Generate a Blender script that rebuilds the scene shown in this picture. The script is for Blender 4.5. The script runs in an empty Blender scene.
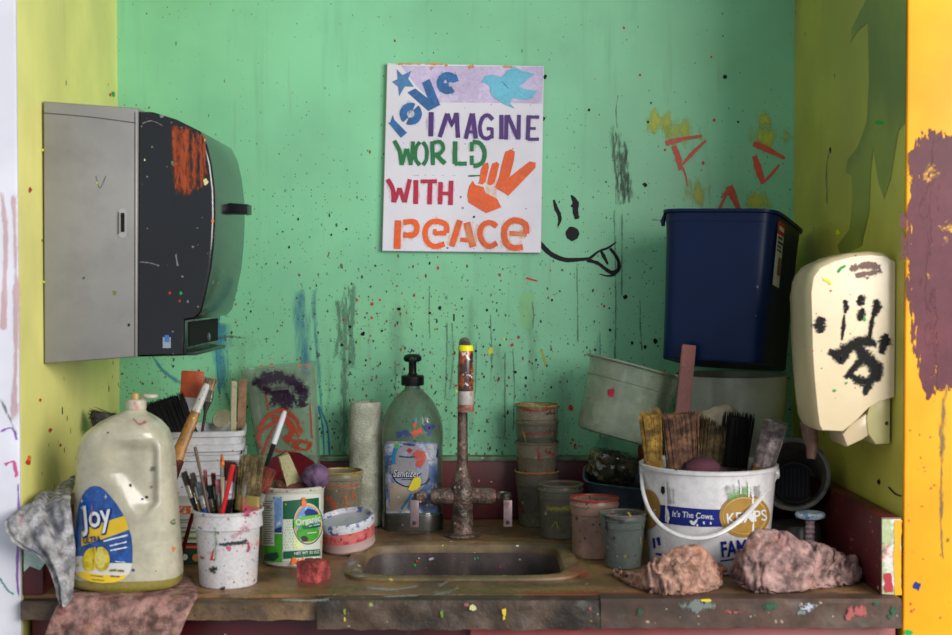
import bpy, bmesh, math, random
from math import sin, cos, pi, radians, sqrt, atan2
from mathutils import Vector, Matrix, Quaternion, Euler, noise
from mathutils.geometry import tessellate_polygon

# ------------------------------------------------------------ camera, world, lights, exposure
F = 1322.2            # focal length in pixels of the 952 px wide frame (50 mm on 36 mm)
CZ = 0.90             # counter top height
CAMZ = CZ + 0.448
PITCH = radians(1.41)
scene = bpy.context.scene
COL = scene.collection
cam_d = bpy.data.cameras.new('camera'); cam_d.lens = 50.0; cam_d.sensor_width = 36.0
cam = bpy.data.objects.new('camera', cam_d); COL.objects.link(cam)
cam.location = (0, 0, CAMZ); cam.rotation_euler = (pi/2 - PITCH, 0, 0)
cam_d.clip_start = 0.05
cam_d.dof.use_dof = True; cam_d.dof.focus_distance = 2.40; cam_d.dof.aperture_fstop = 5.0
scene.camera = cam

world = bpy.data.worlds.new('world'); scene.world = world; world.use_nodes = True
bg = world.node_tree.nodes['Background']
bg.inputs[0].default_value = (0.86, 0.93, 1.0, 1); bg.inputs[1].default_value = 0.58

def area(name, loc, target, sx, sy, power, col):
    l = bpy.data.lights.new(name, 'AREA'); l.shape = 'RECTANGLE'; l.size = sx; l.size_y = sy
    l.energy = power; l.color = col
    o = bpy.data.objects.new(name, l); COL.objects.link(o)
    o.location = loc
    d = Vector(target) - Vector(loc)
    o.rotation_euler = d.to_track_quat('-Z', 'Y').to_euler()
    return o
area('window_daylight', (1.95, -0.30, 1.95), (-0.35, 2.4, 1.4), 2.0, 1.4, 118.0, (1.0, 0.97, 0.92))
vs = scene.view_settings
scene.display_settings.display_device = 'sRGB'
vs.view_transform = 'Standard'; vs.look = 'None'; vs.gamma = 1.0; vs.exposure = 0.0; vs.use_curve_mapping = False

# ------------------------------------------------------------ measuring helpers
FWD = Vector((0, cos(PITCH), -sin(PITCH))); UP = Vector((0, sin(PITCH), cos(PITCH)))
CAM = Vector((0, 0, CAMZ))
def ray(px, py):
    return FWD + Vector(((px - 476.0)/F, 0, 0)) + UP*((317.5 - py)/F)
def at(px, py, Y):
    d = ray(px, py); return CAM + d*(Y/d.y)
def on(px, py, z=CZ):
    d = ray(px, py); return CAM + d*((z - CAMZ)/d.z)
def plane_map(p0, n, off=0.0006):
    p0 = Vector(p0); n = Vector(n).normalized()
    def f(px, py):
        d = ray(px, py); t = (p0 - CAM).dot(n)/d.dot(n)
        return CAM + d*t + n*off
    return f
def cone_map(loc, rfun, off=0.0006, sq=1.0, rot=None):
    """point of an upright round body (radius rfun(z)) that lies behind a photo point, in its local frame"""
    ox, oy, oz = loc
    def f(px, py):
        y = oy - rfun(0.05)*sq
        for _ in range(7):
            p = at(px, py, y); r = rfun(p.z - oz) + off
            dx = max(-r*0.999, min(r*0.999, p.x - ox))
            y = oy - sqrt(r*r - dx*dx)*sq
        return Vector((dx, y - oy, p.z - oz))
    return f

# ------------------------------------------------------------ colours and materials
def lin(c):
    r = []
    for v in c[:3]:
        v = v/255.0
        r.append(v/12.92 if v <= 0.04045 else ((v + 0.055)/1.055)**2.4)
    return (r[0], r[1], r[2], 1.0)
RED=(178,44,40); CRIM=(160,30,60); YEL=(225,205,40); BLU=(35,75,150); WHT=(220,220,215); BLK=(20,20,22)
GRN=(40,120,70); ORG=(215,95,35); PUR=(90,45,110); TEAL=(60,150,140); BRN=(95,60,45); PNK=(200,110,110); RUST=(150,70,30)
PAINTS = [RED, YEL, BLU, WHT, ORG, CRIM, TEAL, PUR, GRN]

class Nodes:
    def __init__(s, m):
        m.use_nodes = True; s.t = m.node_tree; s.t.nodes.clear(); s.n = s.t.nodes; s.l = s.t.links
        s.x = 0
    def new(s, kind, **kw):
        nd = s.n.new(kind); s.x += 160; nd.location = (s.x, 0)
        for k, v in kw.items(): setattr(nd, k, v)
        return nd
    def put(s, sock, v):
        if hasattr(v, 'is_linked') or isinstance(v, bpy.types.NodeSocket): s.l.new(v, sock)
        elif isinstance(v, (tuple, list)) and len(v) == 3 and sock.type == 'RGBA': sock.default_value = lin(v)
        else: sock.default_value = v
    def math(s, op, a, b=None, c=None, clamp=False):
        nd = s.new('ShaderNodeMath', operation=op); nd.use_clamp = clamp
        s.put(nd.inputs[0], a)
        if b is not None: s.put(nd.inputs[1], b)
        if c is not None: s.put(nd.inputs[2], c)
        return nd.outputs[0]
    def smooth(s, v, a, b, lo=0.0, hi=1.0):
        nd = s.new('ShaderNodeMapRange', interpolation_type='SMOOTHSTEP')
        s.put(nd.inputs[0], v); nd.inputs[1].default_value = a; nd.inputs[2].default_value = b
        nd.inputs[3].default_value = lo; nd.inputs[4].default_value = hi
        return nd.outputs[0]
    def mix(s, fac, a, b):
        nd = s.new('ShaderNodeMix', data_type='RGBA'); s.put(nd.inputs[0], fac); s.put(nd.inputs[6], a); s.put(nd.inputs[7], b)
        return nd.outputs[2]
    def scale(s, vec, sc, off=(0,0,0)):
        nd = s.new('ShaderNodeMapping'); s.put(nd.inputs[0], vec)
        nd.inputs[1].default_value = off; nd.inputs[3].default_value = sc
        return nd.outputs[0]
    def noise(s, vec, sc, detail=3, rough=0.55, dist=0.0):
        nd = s.new('ShaderNodeTexNoise'); s.put(nd.inputs['Vector'], vec)
        nd.inputs['Scale'].default_value = sc; nd.inputs['Detail'].default_value = detail
        nd.inputs['Roughness'].default_value = rough; nd.inputs['Distortion'].default_value = dist
        return nd
    def splat(s, base, vec, sc, size, dens, pal, stretch=(1,1,1), seed=0.0, wob=0.4, amt=1.0):
        """paint spatters: voronoi cells, a share of them dotted, each dot its own colour"""
        v = s.scale(vec, (stretch[0]*sc, stretch[1]*sc, stretch[2]*sc), (seed*7.13, seed*3.7, seed*5.9))
        nz = s.noise(v, 2.2, 2)
        off = s.new('ShaderNodeVectorMath', operation='MULTIPLY_ADD')
        s.put(off.inputs[0], nz.outputs['Color']); off.inputs[1].default_value = (wob,)*3; s.put(off.inputs[2], v)
        vo = s.new('ShaderNodeTexVoronoi', voronoi_dimensions='3D'); s.put(vo.inputs['Vector'], off.outputs[0]); vo.inputs['Scale'].default_value = 1.0
        vo.inputs['Randomness'].default_value = 0.85
        sep = s.new('ShaderNodeSeparateColor'); s.put(sep.inputs[0], vo.outputs['Color'])
        gate = s.math('LESS_THAN', sep.outputs[0], dens)
        rad = s.math('MULTIPLY_ADD', s.math('POWER', sep.outputs[2], 2.0), size*0.8, size*0.25)
        m = s.math('LESS_THAN', vo.outputs['Distance'], rad)
        m = s.math('MULTIPLY', s.math('MULTIPLY', m, gate), amt)
        cr = s.new('ShaderNodeValToRGB'); cr.color_ramp.interpolation = 'CONSTANT'
        els = cr.color_ramp.elements
        while len(els) < len(pal): els.new(0.5)
        for i, c in enumerate(pal):
            els[i].position = i/len(pal); els[i].color = lin(c)
        s.put(cr.inputs[0], sep.outputs[1])
        return s.mix(m, base, cr.outputs[0]), m

MATS = {}
def mat(name, base, rough=0.55, splats=(), grime=(), streaks=(), bump=0.0, bscale=60.0, metal=0.0, clear=0.0,
        alpha=1.0, spec=0.5, sub=0.0, var=0.06, vscale=5.0, bumpdet=4, soft=None, fine=220.0, gs=2.4):
    """procedural material: base colour with blotches (grime), vertical runs (streaks) and spatters"""
    if name in MATS: return MATS[name]
    m = bpy.data.materials.new(name); N = Nodes(m); MATS[name] = m
    tc = N.new('ShaderNodeTexCoord').outputs['Object']
    col = base
    nz = N.noise(tc, vscale, 4)
    dark = tuple(max(0, c*(1-var*2.2)) for c in base); lite = tuple(min(255, c*(1+var)) for c in base)
    col = N.mix(N.smooth(nz.outputs['Fac'], 0.3, 0.7), dark, lite)
    for i, g in enumerate(grime):       # (colour, scale, lo, hi, amount)
        c, sc, lo, hi, am = g
        n2 = N.noise(N.scale(tc, (1,1,1), (i*3.1+1.7, i*1.3, i*2.2)), sc*gs, 6, 0.65)
        col = N.mix(N.smooth(n2.outputs['Fac'], lo, hi, 0.0, am), col, c)
    if grime and fine:
        n3 = N.noise(tc, fine, 5, 0.7)
        col = N.mix(N.smooth(n3.outputs['Fac'], 0.35, 0.68, 0.0, 0.28), col, tuple(c*0.6 for c in base))
    for i, g in enumerate(streaks):     # (colour, scale, lo, hi, amount)
        c, sc, lo, hi, am = g
        n2 = N.noise(N.scale(tc, (1,1,0.07), (i*2.1+0.7, i*1.9, i*3.2)), sc, 4, 0.6)
        col = N.mix(N.smooth(n2.outputs['Fac'], lo, hi, 0.0, am), col, c)
    for i, sp in enumerate(splats):     # (scale, size, density, palette[, stretch])
        dens = sp[2]
        if len(sp) > 5:                 # dots grow thinner from height z0 up to z1
            sz = N.new('ShaderNodeSeparateXYZ'); N.put(sz.inputs[0], tc)
            dens = N.smooth(sz.outputs[2], sp[5][0], sp[5][1], sp[2], sp[2]*0.12)
        col, _ = N.splat(col, tc, sp[0], sp[1], dens, sp[3], sp[4] if len(sp) > 4 else (1,1,1), seed=i+1.0 + (len(name) % 7)*0.37)
    p = N.new('ShaderNodeBsdfPrincipled'); N.put(p.inputs['Base Color'], col)
    rn = N.math('MULTIPLY_ADD', nz.outputs['Fac'], 0.16, max(0.02, rough-0.08))
    N.put(p.inputs['Roughness'], rn)
    p.inputs['Metallic'].default_value = metal; p.inputs['Specular IOR Level'].default_value = spec
    p.inputs['Coat Weight'].default_value = clear; p.inputs['Coat Roughness'].default_value = 0.12
    if sub: 
        p.inputs['Subsurface Weight'].default_value = sub; p.inputs['Subsurface Radius'].default_value = (0.02, 0.02, 0.018); p.inputs['Subsurface Scale'].default_value = 0.6
    if bump:
        b = N.new('ShaderNodeBump'); b.inputs['Strength'].default_value = min(1.0, bump); b.inputs['Distance'].default_value = 0.004*bump
        bn = N.noise(tc, bscale, bumpdet, 0.6); N.put(b.inputs['Height'], bn.outputs['Fac']); N.put(p.inputs['Normal'], b.outputs[0])
    out = N.new('ShaderNodeOutputMaterial')
    sh = p.outputs[0]
    if soft is not None or alpha < 1.0:
        tr = N.new('ShaderNodeBsdfTransparent'); mx = N.new('ShaderNodeMixShader')
        if soft is not None:            # thin paint that fades to its edge: uv.x runs 0 at the middle to 1 at the rim
            stren, nscale, sharp = soft
            uv = N.new('ShaderNodeUVMap').outputs[0]
            sx = N.new('ShaderNodeSeparateXYZ'); N.put(sx.inputs[0], uv)
            ay = N.math('POWER', N.math('ABSOLUTE', N.math('MULTIPLY_ADD', sx.outputs[1], 2.0, -1.0)), 5.0)
            ax = N.math('MAXIMUM', N.math('ABSOLUTE', sx.outputs[0]), ay)
            nn = N.noise(N.scale(tc, (1,1,0.22 if nscale < 110 else 1.0)), nscale*2.6, 6, 0.72)
            e = N.math('MULTIPLY_ADD', nn.outputs['Fac'], 3.4, N.math('SUBTRACT', -0.62, ax))
            a = N.smooth(e, 0.25, 0.25+sharp, 0.0, stren)
            N.put(mx.inputs[0], a)
        else:
            fr = N.new('ShaderNodeLayerWeight'); fr.inputs[0].default_value = 0.35
            g2 = N.noise(tc, 14.0, 5, 0.6)
            a = N.math('MULTIPLY_ADD', fr.outputs['Facing'], 0.45, alpha - 0.12, clamp=True)
            a = N.math('MULTIPLY_ADD', N.smooth(g2.outputs['Fac'], 0.4, 0.7), 0.25, a, clamp=True)
            N.put(mx.inputs[0], a)
        N.put(mx.inputs[1], tr.outputs[0]); N.put(mx.inputs[2], sh); sh = mx.outputs[0]
    N.put(out.inputs[0], sh)
    return m
def flat(name, c, rough=0.6, var=0.05, **k):
    k.setdefault('spec', 0.25); return mat(name, c, rough, var=var, **k)

# ------------------------------------------------------------ mesh building
class MB:
    def __init__(s, out=(0,-1,0.35)): s.v=[]; s.f=[]; s.mi=[]; s.uv=[]; s.mats=[]; s.out=Vector(out); s.k=0
    def lift(s, p):                    # each later mark lies a hair above the one before
        return Vector(p) + s.out*(0.00004*(s.k % 14))
    def slot(s, m):
        if m not in s.mats: s.mats.append(m)
        return s.mats.index(m)
    def add(s, vs, fs, m, M=None, uvs=None):
        o = len(s.v); k = s.slot(m)
        s.v += [tuple(M @ Vector(v)) if M is not None else tuple(v) for v in vs]
        for i, f in enumerate(fs):
            s.f.append([a+o for a in f]); s.mi.append(k)
            s.uv.append([uvs[a] for a in f] if uvs else None)
        return s
    def build(s, name, parent=None, loc=(0,0,0), rot=None, sharp=0.6):
        me = bpy.data.meshes.new(name); me.from_pydata(s.v, [], s.f); 
        for m in s.mats: me.materials.append(m)
        me.polygons.foreach_set('material_index', s.mi)
        me.polygons.foreach_set('use_smooth', [True]*len(s.f))
        if any(u is not None for u in s.uv):
            ul = me.uv_layers.new(name='UVMap').data; i = 0; buf = []
            for f, u in zip(s.f, s.uv):
                for j in range(len(f)): buf += list(u[j]) if u else [0.0, 0.0]
            ul.foreach_set('uv', buf)
        me.update(); me.set_sharp_from_angle(angle=sharp)
        o = bpy.data.objects.new(name, me); COL.objects.link(o)
        if parent is not None: o.parent = parent
        o.location = loc
        if rot is not None: o.rotation_euler = rot
        return o
    # ---- shapes
    def bm(s, b, m, M=None):
        b.verts.index_update()
        s.add([v.co[:] for v in b.verts], [[v.index for v in f.verts] for f in b.faces], m, M); b.free(); return s
    def box(s, lo, hi, m, bev=0.0, seg=2, M=None):
        b = bmesh.new(); bmesh.ops.create_cube(b, size=1)
        for v in b.verts:
            v.co = Vector([lo[i] + (v.co[i]+0.5)*(hi[i]-lo[i]) for i in range(3)])
        if bev: bmesh.ops.bevel(b, geom=list(b.edges), offset=bev, segments=seg, affect='EDGES', profile=0.5)
        return s.bm(b, m, M)
    def rings(s, rs, m, cap0=True, cap1=True, M=None, mats=None):
        """skin a list of closed rings; mats: optional function ring index -> material"""
        n = len(rs[0]); vs = [tuple(p) for r in rs for p in r]
        def quad(i): return [[i*n+j, i*n+(j+1)%n, (i+1)*n+(j+1)%n, (i+1)*n+j] for j in range(n)]
        if mats is None:
            fs = []
            for i in range(len(rs)-1): fs += quad(i)
            if cap0: fs.append(list(range(n))[::-1])
            if cap1: fs.append([(len(rs)-1)*n+j for j in range(n)])
            return s.add(vs, fs, m, M)
        o = len(s.v); s.add(vs, [], m, M)
        for i in range(len(rs)-1):
            k = s.slot(mats(i))
            for q in quad(i): s.f.append([a+o for a in q]); s.mi.append(k); s.uv.append(None)
        if cap0: s.f.append([o+j for j in range(n)][::-1]); s.mi.append(s.slot(mats(0))); s.uv.append(None)
        if cap1: s.f.append([o+(len(rs)-1)*n+j for j in range(n)]); s.mi.append(s.slot(mats(len(rs)-2))); s.uv.append(None)
        return s
    def lathe(s, prof, m, n=48, p=2.0, asp=1.0, M=None, caps=True, jit=None, mats=None):
        rs = []
        for k, (r, z) in enumerate(prof):
            ring = []
            for j in range(n):
                t = 2*pi*j/n; c, q = cos(t), sin(t)
                e = 2.0/p
                x = r*math.copysign(abs(c)**e, c); y = r*asp*math.copysign(abs(q)**e, q)
                if jit: 
                    d = jit(x, y, z); x *= 1+d; y *= 1+d
                ring.append((x, y, z))
            rs.append(ring)
        return s.rings(rs, m, caps, caps, M, mats)
    def tube(s, pts, rad, m, n=14, asp=1.0, M=None, side=None, mats=None):
        pts = [Vector(p) for p in pts]; rs = []
        if not hasattr(rad, '__len__'): rad = [rad]*len(pts)
        nrm = None
        for i, p in enumerate(pts):
            t = (pts[min(i+1, len(pts)-1)] - pts[max(i-1, 0)]).normalized()
            if nrm is None:
                ref = Vector(side) if side else (Vector((1,0,0)) if abs(t.x) < 0.9 else Vector((0,1,0)))
                nrm = (ref - t*ref.dot(t)).normalized()
            else: nrm = (nrm - t*nrm.dot(t)).normalized()
            b = t.cross(nrm)
            rs.append([p + (nrm*cos(2*pi*j/n) + b*sin(2*pi*j/n)*asp)*rad[i] for j in range(n)])
        return s.rings(rs, m, True, True, M, mats)
    def prism(s, pts2, y0, y1, m, bev=0.0, seg=2, M=None, axis='Y'):
        """polygon (a, b) extruded along an axis"""
        def P(a, b, c): return {'Y': (a, c, b), 'Z': (a, b, c), 'X': (c, a, b)}[axis]
        b = bmesh.new()
        v0 = [b.verts.new(P(x, z, y0)) for x, z in pts2]; v1 = [b.verts.new(P(x, z, y1)) for x, z in pts2]
        n = len(pts2)
        f0 = b.faces.new(v0); f1 = b.faces.new(v1[::-1])
        for i in range(n): b.faces.new([v0[(i+1)%n], v0[i], v1[i], v1[(i+1)%n]])
        bmesh.ops.recalc_face_normals(b, faces=b.faces)
        if bev:
            es = [e for f in (f0, f1) for e in f.edges]
            bmesh.ops.bevel(b, geom=es, offset=bev, segments=seg, affect='EDGES', profile=0.5)
        return s.bm(b, m, M)
    # ---- marks lying on a surface (photo points through a surface map)
    def decal(s, polys, mp, m, step=None):
        b = bmesh.new()
        for pts in polys:
            pts = [Vector((x, y, 0)) for x, y in pts]
            vs = [b.verts.new(p) for p in pts]
            for t in tessellate_polygon([pts]):
                try: b.faces.new([vs[i] for i in t])
                except ValueError: pass
        s._cut(b, step); s._flat(b, mp, m)
        return s
    def _cut(s, b, step):
        if not step or not b.verts: return
        for ax in (0, 1):
            lo = min(v.co[ax] for v in b.verts); hi = max(v.co[ax] for v in b.verts)
            k = lo + step*0.5
            while k < hi:
                no = (1,0,0) if ax == 0 else (0,1,0); co = (k,0,0) if ax == 0 else (0,k,0)
                bmesh.ops.bisect_plane(b, geom=b.verts[:]+b.edges[:]+b.faces[:], plane_co=co, plane_no=no)
                k += step
    def _flat(s, b, mp, m):
        bmesh.ops.triangulate(b, faces=b.faces[:])
        b.verts.index_update(); s.k += 1
        vs = [s.lift(mp(v.co.x, v.co.y)) for v in b.verts]; fs = []
        for f in b.faces:
            if f.calc_area() < 1e-9: continue
            idx = [v.index for v in f.verts]
            a, c, d = [vs[i] for i in idx]
            fs.append(idx)
        b.free(); s.add(vs, fs, m)
    def text(s, txt, x, y, size, mp, m, rot=0.0, bold=0.0, shear=0.0, sx=1.0, step=2.0, align='LEFT'):
        cu = bpy.data.curves.new('t', 'FONT'); cu.body = txt; cu.size = 1.0; cu.offset = bold; cu.shear = shear
        cu.align_x = align; cu.resolution_u = 3
        ob = bpy.data.objects.new('t', cu); COL.objects.link(ob)
        dg = bpy.context.evaluated_depsgraph_get(); me = bpy.data.meshes.new_from_object(ob.evaluated_get(dg))
        b = bmesh.new(); b.from_mesh(me)
        bpy.data.objects.remove(ob); bpy.data.curves.remove(cu); bpy.data.meshes.remove(me)
        c, q = cos(rot), sin(rot)
        for v in b.verts:
            a, d = v.co.x*size*sx, -v.co.y*size
            v.co = Vector((x + a*c - d*q, y + a*q + d*c, 0))
        s._cut(b, step); s._flat(b, mp, m)
        return s
    def stroke(s, pts, w, mp, m, jag=0.0, step=None, curve=True, soft=False, ends=True):
        pts = [Vector((p[0], p[1])) for p in pts]
        ws = list(w) if hasattr(w, '__len__') else [w]*len(pts)
        if curve and len(pts) > 2:
            q, qw = [], []
            for i in range(len(pts)-1):
                p0, p1, p2, p3 = pts[max(i-1,0)], pts[i], pts[i+1], pts[min(i+2, len(pts)-1)]
                for k in range(6):
                    t = k/6.0
                    q.append(0.5*((2*p1) + (p2-p0)*t + (2*p0-5*p1+4*p2-p3)*t*t + (3*p1-p0-3*p2+p3)*t**3)); qw.append(ws[i]*(1-t)+ws[i+1]*t)
            q.append(pts[-1]); qw.append(ws[-1]); pts, ws = q, qw
        elif len(pts) == 2 or not curve:
            q, qw = [], []
            for i in range(len(pts)-1):
                for k in range(4):
                    t = k/4.0; q.append(pts[i].lerp(pts[i+1], t)); qw.append(ws[i]*(1-t)+ws[i+1]*t)
            q.append(pts[-1]); qw.append(ws[-1]); pts, ws = q, qw
        vs, uv, fs = [], [], []
        n = len(pts); s.k += 1
        for i, p in enumerate(pts):
            t = (pts[min(i+1, n-1)] - pts[max(i-1, 0)])
            t = t.normalized() if t.length > 1e-6 else Vector((1, 0))
            nn = Vector((-t.y, t.x)); hw = ws[i]/2*(1+jag*random.uniform(-1, 1))
            for k, a in enumerate((-1, 0, 1)):
                q = p + nn*hw*a*(1+jag*random.uniform(-.5, .5) if a else 1); vs.append(s.lift(mp(q.x, q.y))); uv.append((float(a), i/(n-1.0)))
        for i in range(n-1):
            for k in (0, 1): fs.append([i*3+k, i*3+k+1, i*3+k+4, i*3+k+3])
        s.add(vs, fs, m, uvs=uv); return s
    def blob(s, x, y, rx, ry, mp, m, jag=0.25, n=14, rot=0.0, rings=1):
        s.k += 1; vs = [s.lift(mp(x, y))]; uv = [(0.0, 0.5)]; fs = []
        rr = [1+jag*random.uniform(-1, 1) for _ in range(n)]
        for k in range(1, rings+1):
            for j in range(n):
                t = 2*pi*j/n; a, b2 = rx*rr[j]*cos(t)*k/rings, ry*rr[j]*sin(t)*k/rings
                vs.append(s.lift(mp(x + a*cos(rot) - b2*sin(rot), y + a*sin(rot) + b2*cos(rot)))); uv.append((k/rings, 0.5))
        for j in range(n): fs.append([0, 1+j, 1+(j+1)%n])
        for k in range(rings-1):
            for j in range(n): fs.append([1+k*n+j, 1+(k+1)*n+j, 1+(k+1)*n+(j+1)%n, 1+k*n+(j+1)%n])
        s.add(vs, fs, m, uvs=uv); return s

def props(o, label=None, cat=None, group=None, kind=None):
    if label: o['label'] = label
    if cat: o['category'] = cat
    if group: o['group'] = group
    if kind: o['kind'] = kind
    return o
def thing(name, label, cat, loc=(0,0,0), rot=None, group=None):
    o = bpy.data.objects.new(name, None); COL.objects.link(o); o.location = loc; o.empty_display_size = 0.03
    if rot is not None:
        if isinstance(rot, Quaternion): o.rotation_mode = 'QUATERNION'; o.rotation_quaternion = rot
        else: o.rotation_euler = rot
    return props(o, label, cat, group)
def part(name, mb, parent, label=None, loc=(0,0,0), rot=None):
    return props(mb.build(name, parent, loc, rot), label)
def struct(name, mb): return props(mb.build(name), kind='structure')
def crop(x0, y0, k):
    return lambda pts: [(x0 + a/k, y0 + b/k) for a, b in pts]
random.seed(7)
# ============================================================ THE SETTING
YB = 2.54; YF = 1.90
XL0, XL1 = -0.686, -0.655      # left wall: at the back, at the front
XR0, XR1 = 0.609, 0.615
ZT = 2.35
M_back = mat('green wall paint', (126,196,154), 0.42, gs=1.0, var=0.035, vscale=3.0,
    grime=[((140,205,130), 2.2, 0.5, 0.75, 0.35), ((110,190,160), 4.0, 0.5, 0.8, 0.35), ((95,150,110), 9.0, 0.62, 0.85, 0.4)],
    splats=[(130, 0.26, 0.40, [(90,140,100),(150,150,80),(110,90,70),(60,80,70),(120,80,60),(84,150,120)], (1,1,0.55), (1.1, 1.75)),
            (230, 0.30, 0.55, [(95,140,90),(140,120,70),(70,100,90),(110,90,70)], (1,1,0.7), (1.1, 1.8)),
            (70, 0.16, 0.34, [(25,35,30),(30,30,32),(150,50,50),(60,80,60),(40,90,90),(120,60,50)], (1,1,0.8), (1.08, 1.65)),
            (22, 0.35, 0.5, [(100,165,128),(116,176,122),(104,172,140)], (1,1,0.3), (1.0, 1.5))],
    streaks=[((88,140,108), 26.0, 0.55, 0.80, 0.35), ((120,130,110), 60.0, 0.62, 0.80, 0.30)], spec=0.45, fine=0)
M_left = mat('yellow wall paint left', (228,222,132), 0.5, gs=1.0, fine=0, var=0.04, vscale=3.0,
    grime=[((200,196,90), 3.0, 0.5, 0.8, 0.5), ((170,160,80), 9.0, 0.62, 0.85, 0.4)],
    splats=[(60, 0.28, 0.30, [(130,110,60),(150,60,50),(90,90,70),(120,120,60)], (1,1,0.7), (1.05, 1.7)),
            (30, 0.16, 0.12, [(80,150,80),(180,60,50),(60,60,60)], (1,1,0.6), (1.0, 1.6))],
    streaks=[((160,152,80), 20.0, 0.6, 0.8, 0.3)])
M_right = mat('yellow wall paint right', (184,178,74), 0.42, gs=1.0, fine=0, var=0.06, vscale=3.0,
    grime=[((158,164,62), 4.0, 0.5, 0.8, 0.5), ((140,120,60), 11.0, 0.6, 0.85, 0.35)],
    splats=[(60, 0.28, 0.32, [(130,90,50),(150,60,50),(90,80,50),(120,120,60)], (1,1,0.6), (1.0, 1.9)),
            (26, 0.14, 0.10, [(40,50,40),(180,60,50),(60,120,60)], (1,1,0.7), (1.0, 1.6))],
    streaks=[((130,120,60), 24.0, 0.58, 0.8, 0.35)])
M_black = flat('black paint', (7,9,9), 0.6)
M_inkred = mat('red crayon paint', (205,78,58), 0.5, gs=1.0, grime=[((150,150,100), 60, 0.55, 0.75, 0.5)])
M_softyel = mat('yellow rubbed paint', (184,190,60), 0.5, gs=1.0, soft=(0.85, 16.0, 0.9))
M_softgrey = mat('grey charcoal rub', (74,92,80), 0.7, gs=1.0, soft=(0.62, 70.0, 0.9))
M_softblue = mat('watery blue paint', (46,122,160), 0.4, gs=1.0, soft=(0.66, 9.0, 1.1))
M_bluedrip = mat('blue drip paint', (48,128,165), 0.4, gs=1.0, soft=(0.95, 60.0, 0.3))
M_greydrip = mat('grey drip paint', (92,138,112), 0.5, gs=1.0, soft=(0.6, 60.0, 0.7))
M_olive = mat('olive brush paint', (134,140,60), 0.35, gs=1.0, var=0.08)
M_wyel = flat('yellow dab paint', (225,225,40)); M_wgreen = flat('green dab paint', (30,160,70)); M_wred = flat('red dab paint', (190,50,45))
M_redboard = mat('oxblood board paint', (92,20,28), 0.45, gs=1.0, var=0.12, grime=[((60,20,22), 6, 0.45, 0.75, 0.7), ((70,60,48), 14, 0.6, 0.8, 0.5)],
    splats=[(90, 0.26, 0.25, [(180,140,130),(60,50,45),(200,190,170),(60,110,80)])], bump=0.25, bscale=30)

# back wall with the drawings and drips on it
mb = MB(); mb.box((XL0-0.06, YB, 0.0), (XR0+0.06, YB+0.06, ZT), M_back)
W0 = plane_map((0,YB,0), (0,-1,0), 0.0004); W = plane_map((0,YB,0), (0,-1,0), 0.0008); W2 = plane_map((0,YB,0), (0,-1,0), 0.0012)
s1 = crop(530, 180, 5.773)
mb.stroke(s1([(40,345),(70,380),(125,430),(200,460),(270,460),(335,455)]), [4.6,5.2,4.8,4.6,3.8,3.2], W, M_black, 0.06)
mb.stroke(s1([(325,465),(360,440),(400,410),(450,392),(498,358)]), [3.6,2.6,2.2,2.4,1.0], W, M_black, 0.1)
mb.stroke(s1([(330,462),(390,480),(430,510),(475,535),(510,515),(510,470),(490,430),(462,395)]), [3.6,3.4,3.2,4.2,4.0,3.2,3.0,3.0], W2, M_black, 0.08)
mb.stroke(s1([(402,543),(440,553),(480,550),(505,530)]), [0.8,1.6,2.2,2.0], W, M_black, 0.1)
mb.stroke(s1([(408,405),(425,440),(450,488)]), [2.2,4.2,1.4], W2, M_black, 0.1)
mb.stroke(s1([(138,115),(150,160),(168,200),(172,235),(160,268)]), [2.0,4.0,4.2,3.0,1.0], W, M_black, 0.12)
mb.stroke(s1([(238,88),(262,130),(262,180),(272,225)]), [1.4,6.2,6.0,4.2], W, M_black, 0.12)
mb.blob(*s1([(245,310)])[0], 6.6, 7.2, W, M_black, 0.07, 18)
s2 = crop(650, 120, 6.347)
for pts, w in [([(98,150),(200,122),(330,102)], [4.2,3.2,1.6]), ([(150,165),(175,230),(195,318)], [3.6,4.6,3.6]), ([(200,290),(270,210),(355,130)], [1.4,3.0,1.4]),
               ([(205,300),(225,350),(236,420)], [1.6,1.2,0.8]), ([(655,150),(740,185),(855,245)], [4.0,4.8,1.8]), ([(662,228),(690,320),(718,405)], [4.0,5.4,3.4]),
               ([(722,395),(770,345),(820,285)], [1.4,2.2,1.8]), ([(500,420),(530,490),(568,578)], [6.0,5.6,2.4]), ([(500,430),(470,500),(436,572)], [3.0,2.0,2.4]), ([(490,440),(450,495)],[1.5,1.2])]:
    mb.stroke(s2(pts), [q*1.35 for q in w], W, M_inkred, 0.14)
for x, y, rx, ry in [(682,130,26,15),(660,122,18,12),(768,137,20,14),(765,120,10,9),(697,196,13,14),(757,201,13,13)]:
    mb.blob(x, y, rx*1.25, ry*1.25, W0, M_softyel, 0.15, 20)
for x0, y0, x1, y1, w in [(612,125,619,208,7),(618,132,624,206,8),(625,140,629,204,6),(621,150,628,200,16)]:
    mb.stroke([(x0,y0),((x0+x1)/2,(y0+y1)/2),(x1,y1)], w, W0, M_softgrey, 0.1)
mb.stroke([(300,286),(304,330),(306,382)], [20,30,26], W0, M_softblue, 0.05)
mb.stroke([(312,288),(316,340),(320,385),(322,422)], [10,9,8,5], W, M_softblue, 0.1)
mb.stroke([(318,405),(327,425),(330,458)], 2.4, W, M_bluedrip, 0.1); mb.stroke([(318,405),(323,430),(324,462)], 2.2, W, M_bluedrip, 0.1)
mb.stroke([(222,322),(220,345),(223,392)], [22,26,14], W0, M_softblue, 0.1); mb.stroke([(220,310),(217,350),(220,396)], 2.0, W, M_bluedrip, 0.1)
mb.stroke([(150,352),(165,372),(186,386)], [2,5,8], W, M_softblue, 0.1); mb.stroke([(226,392),(231,410),(232,440)], 6, W0, M_softblue, 0.1)
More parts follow.
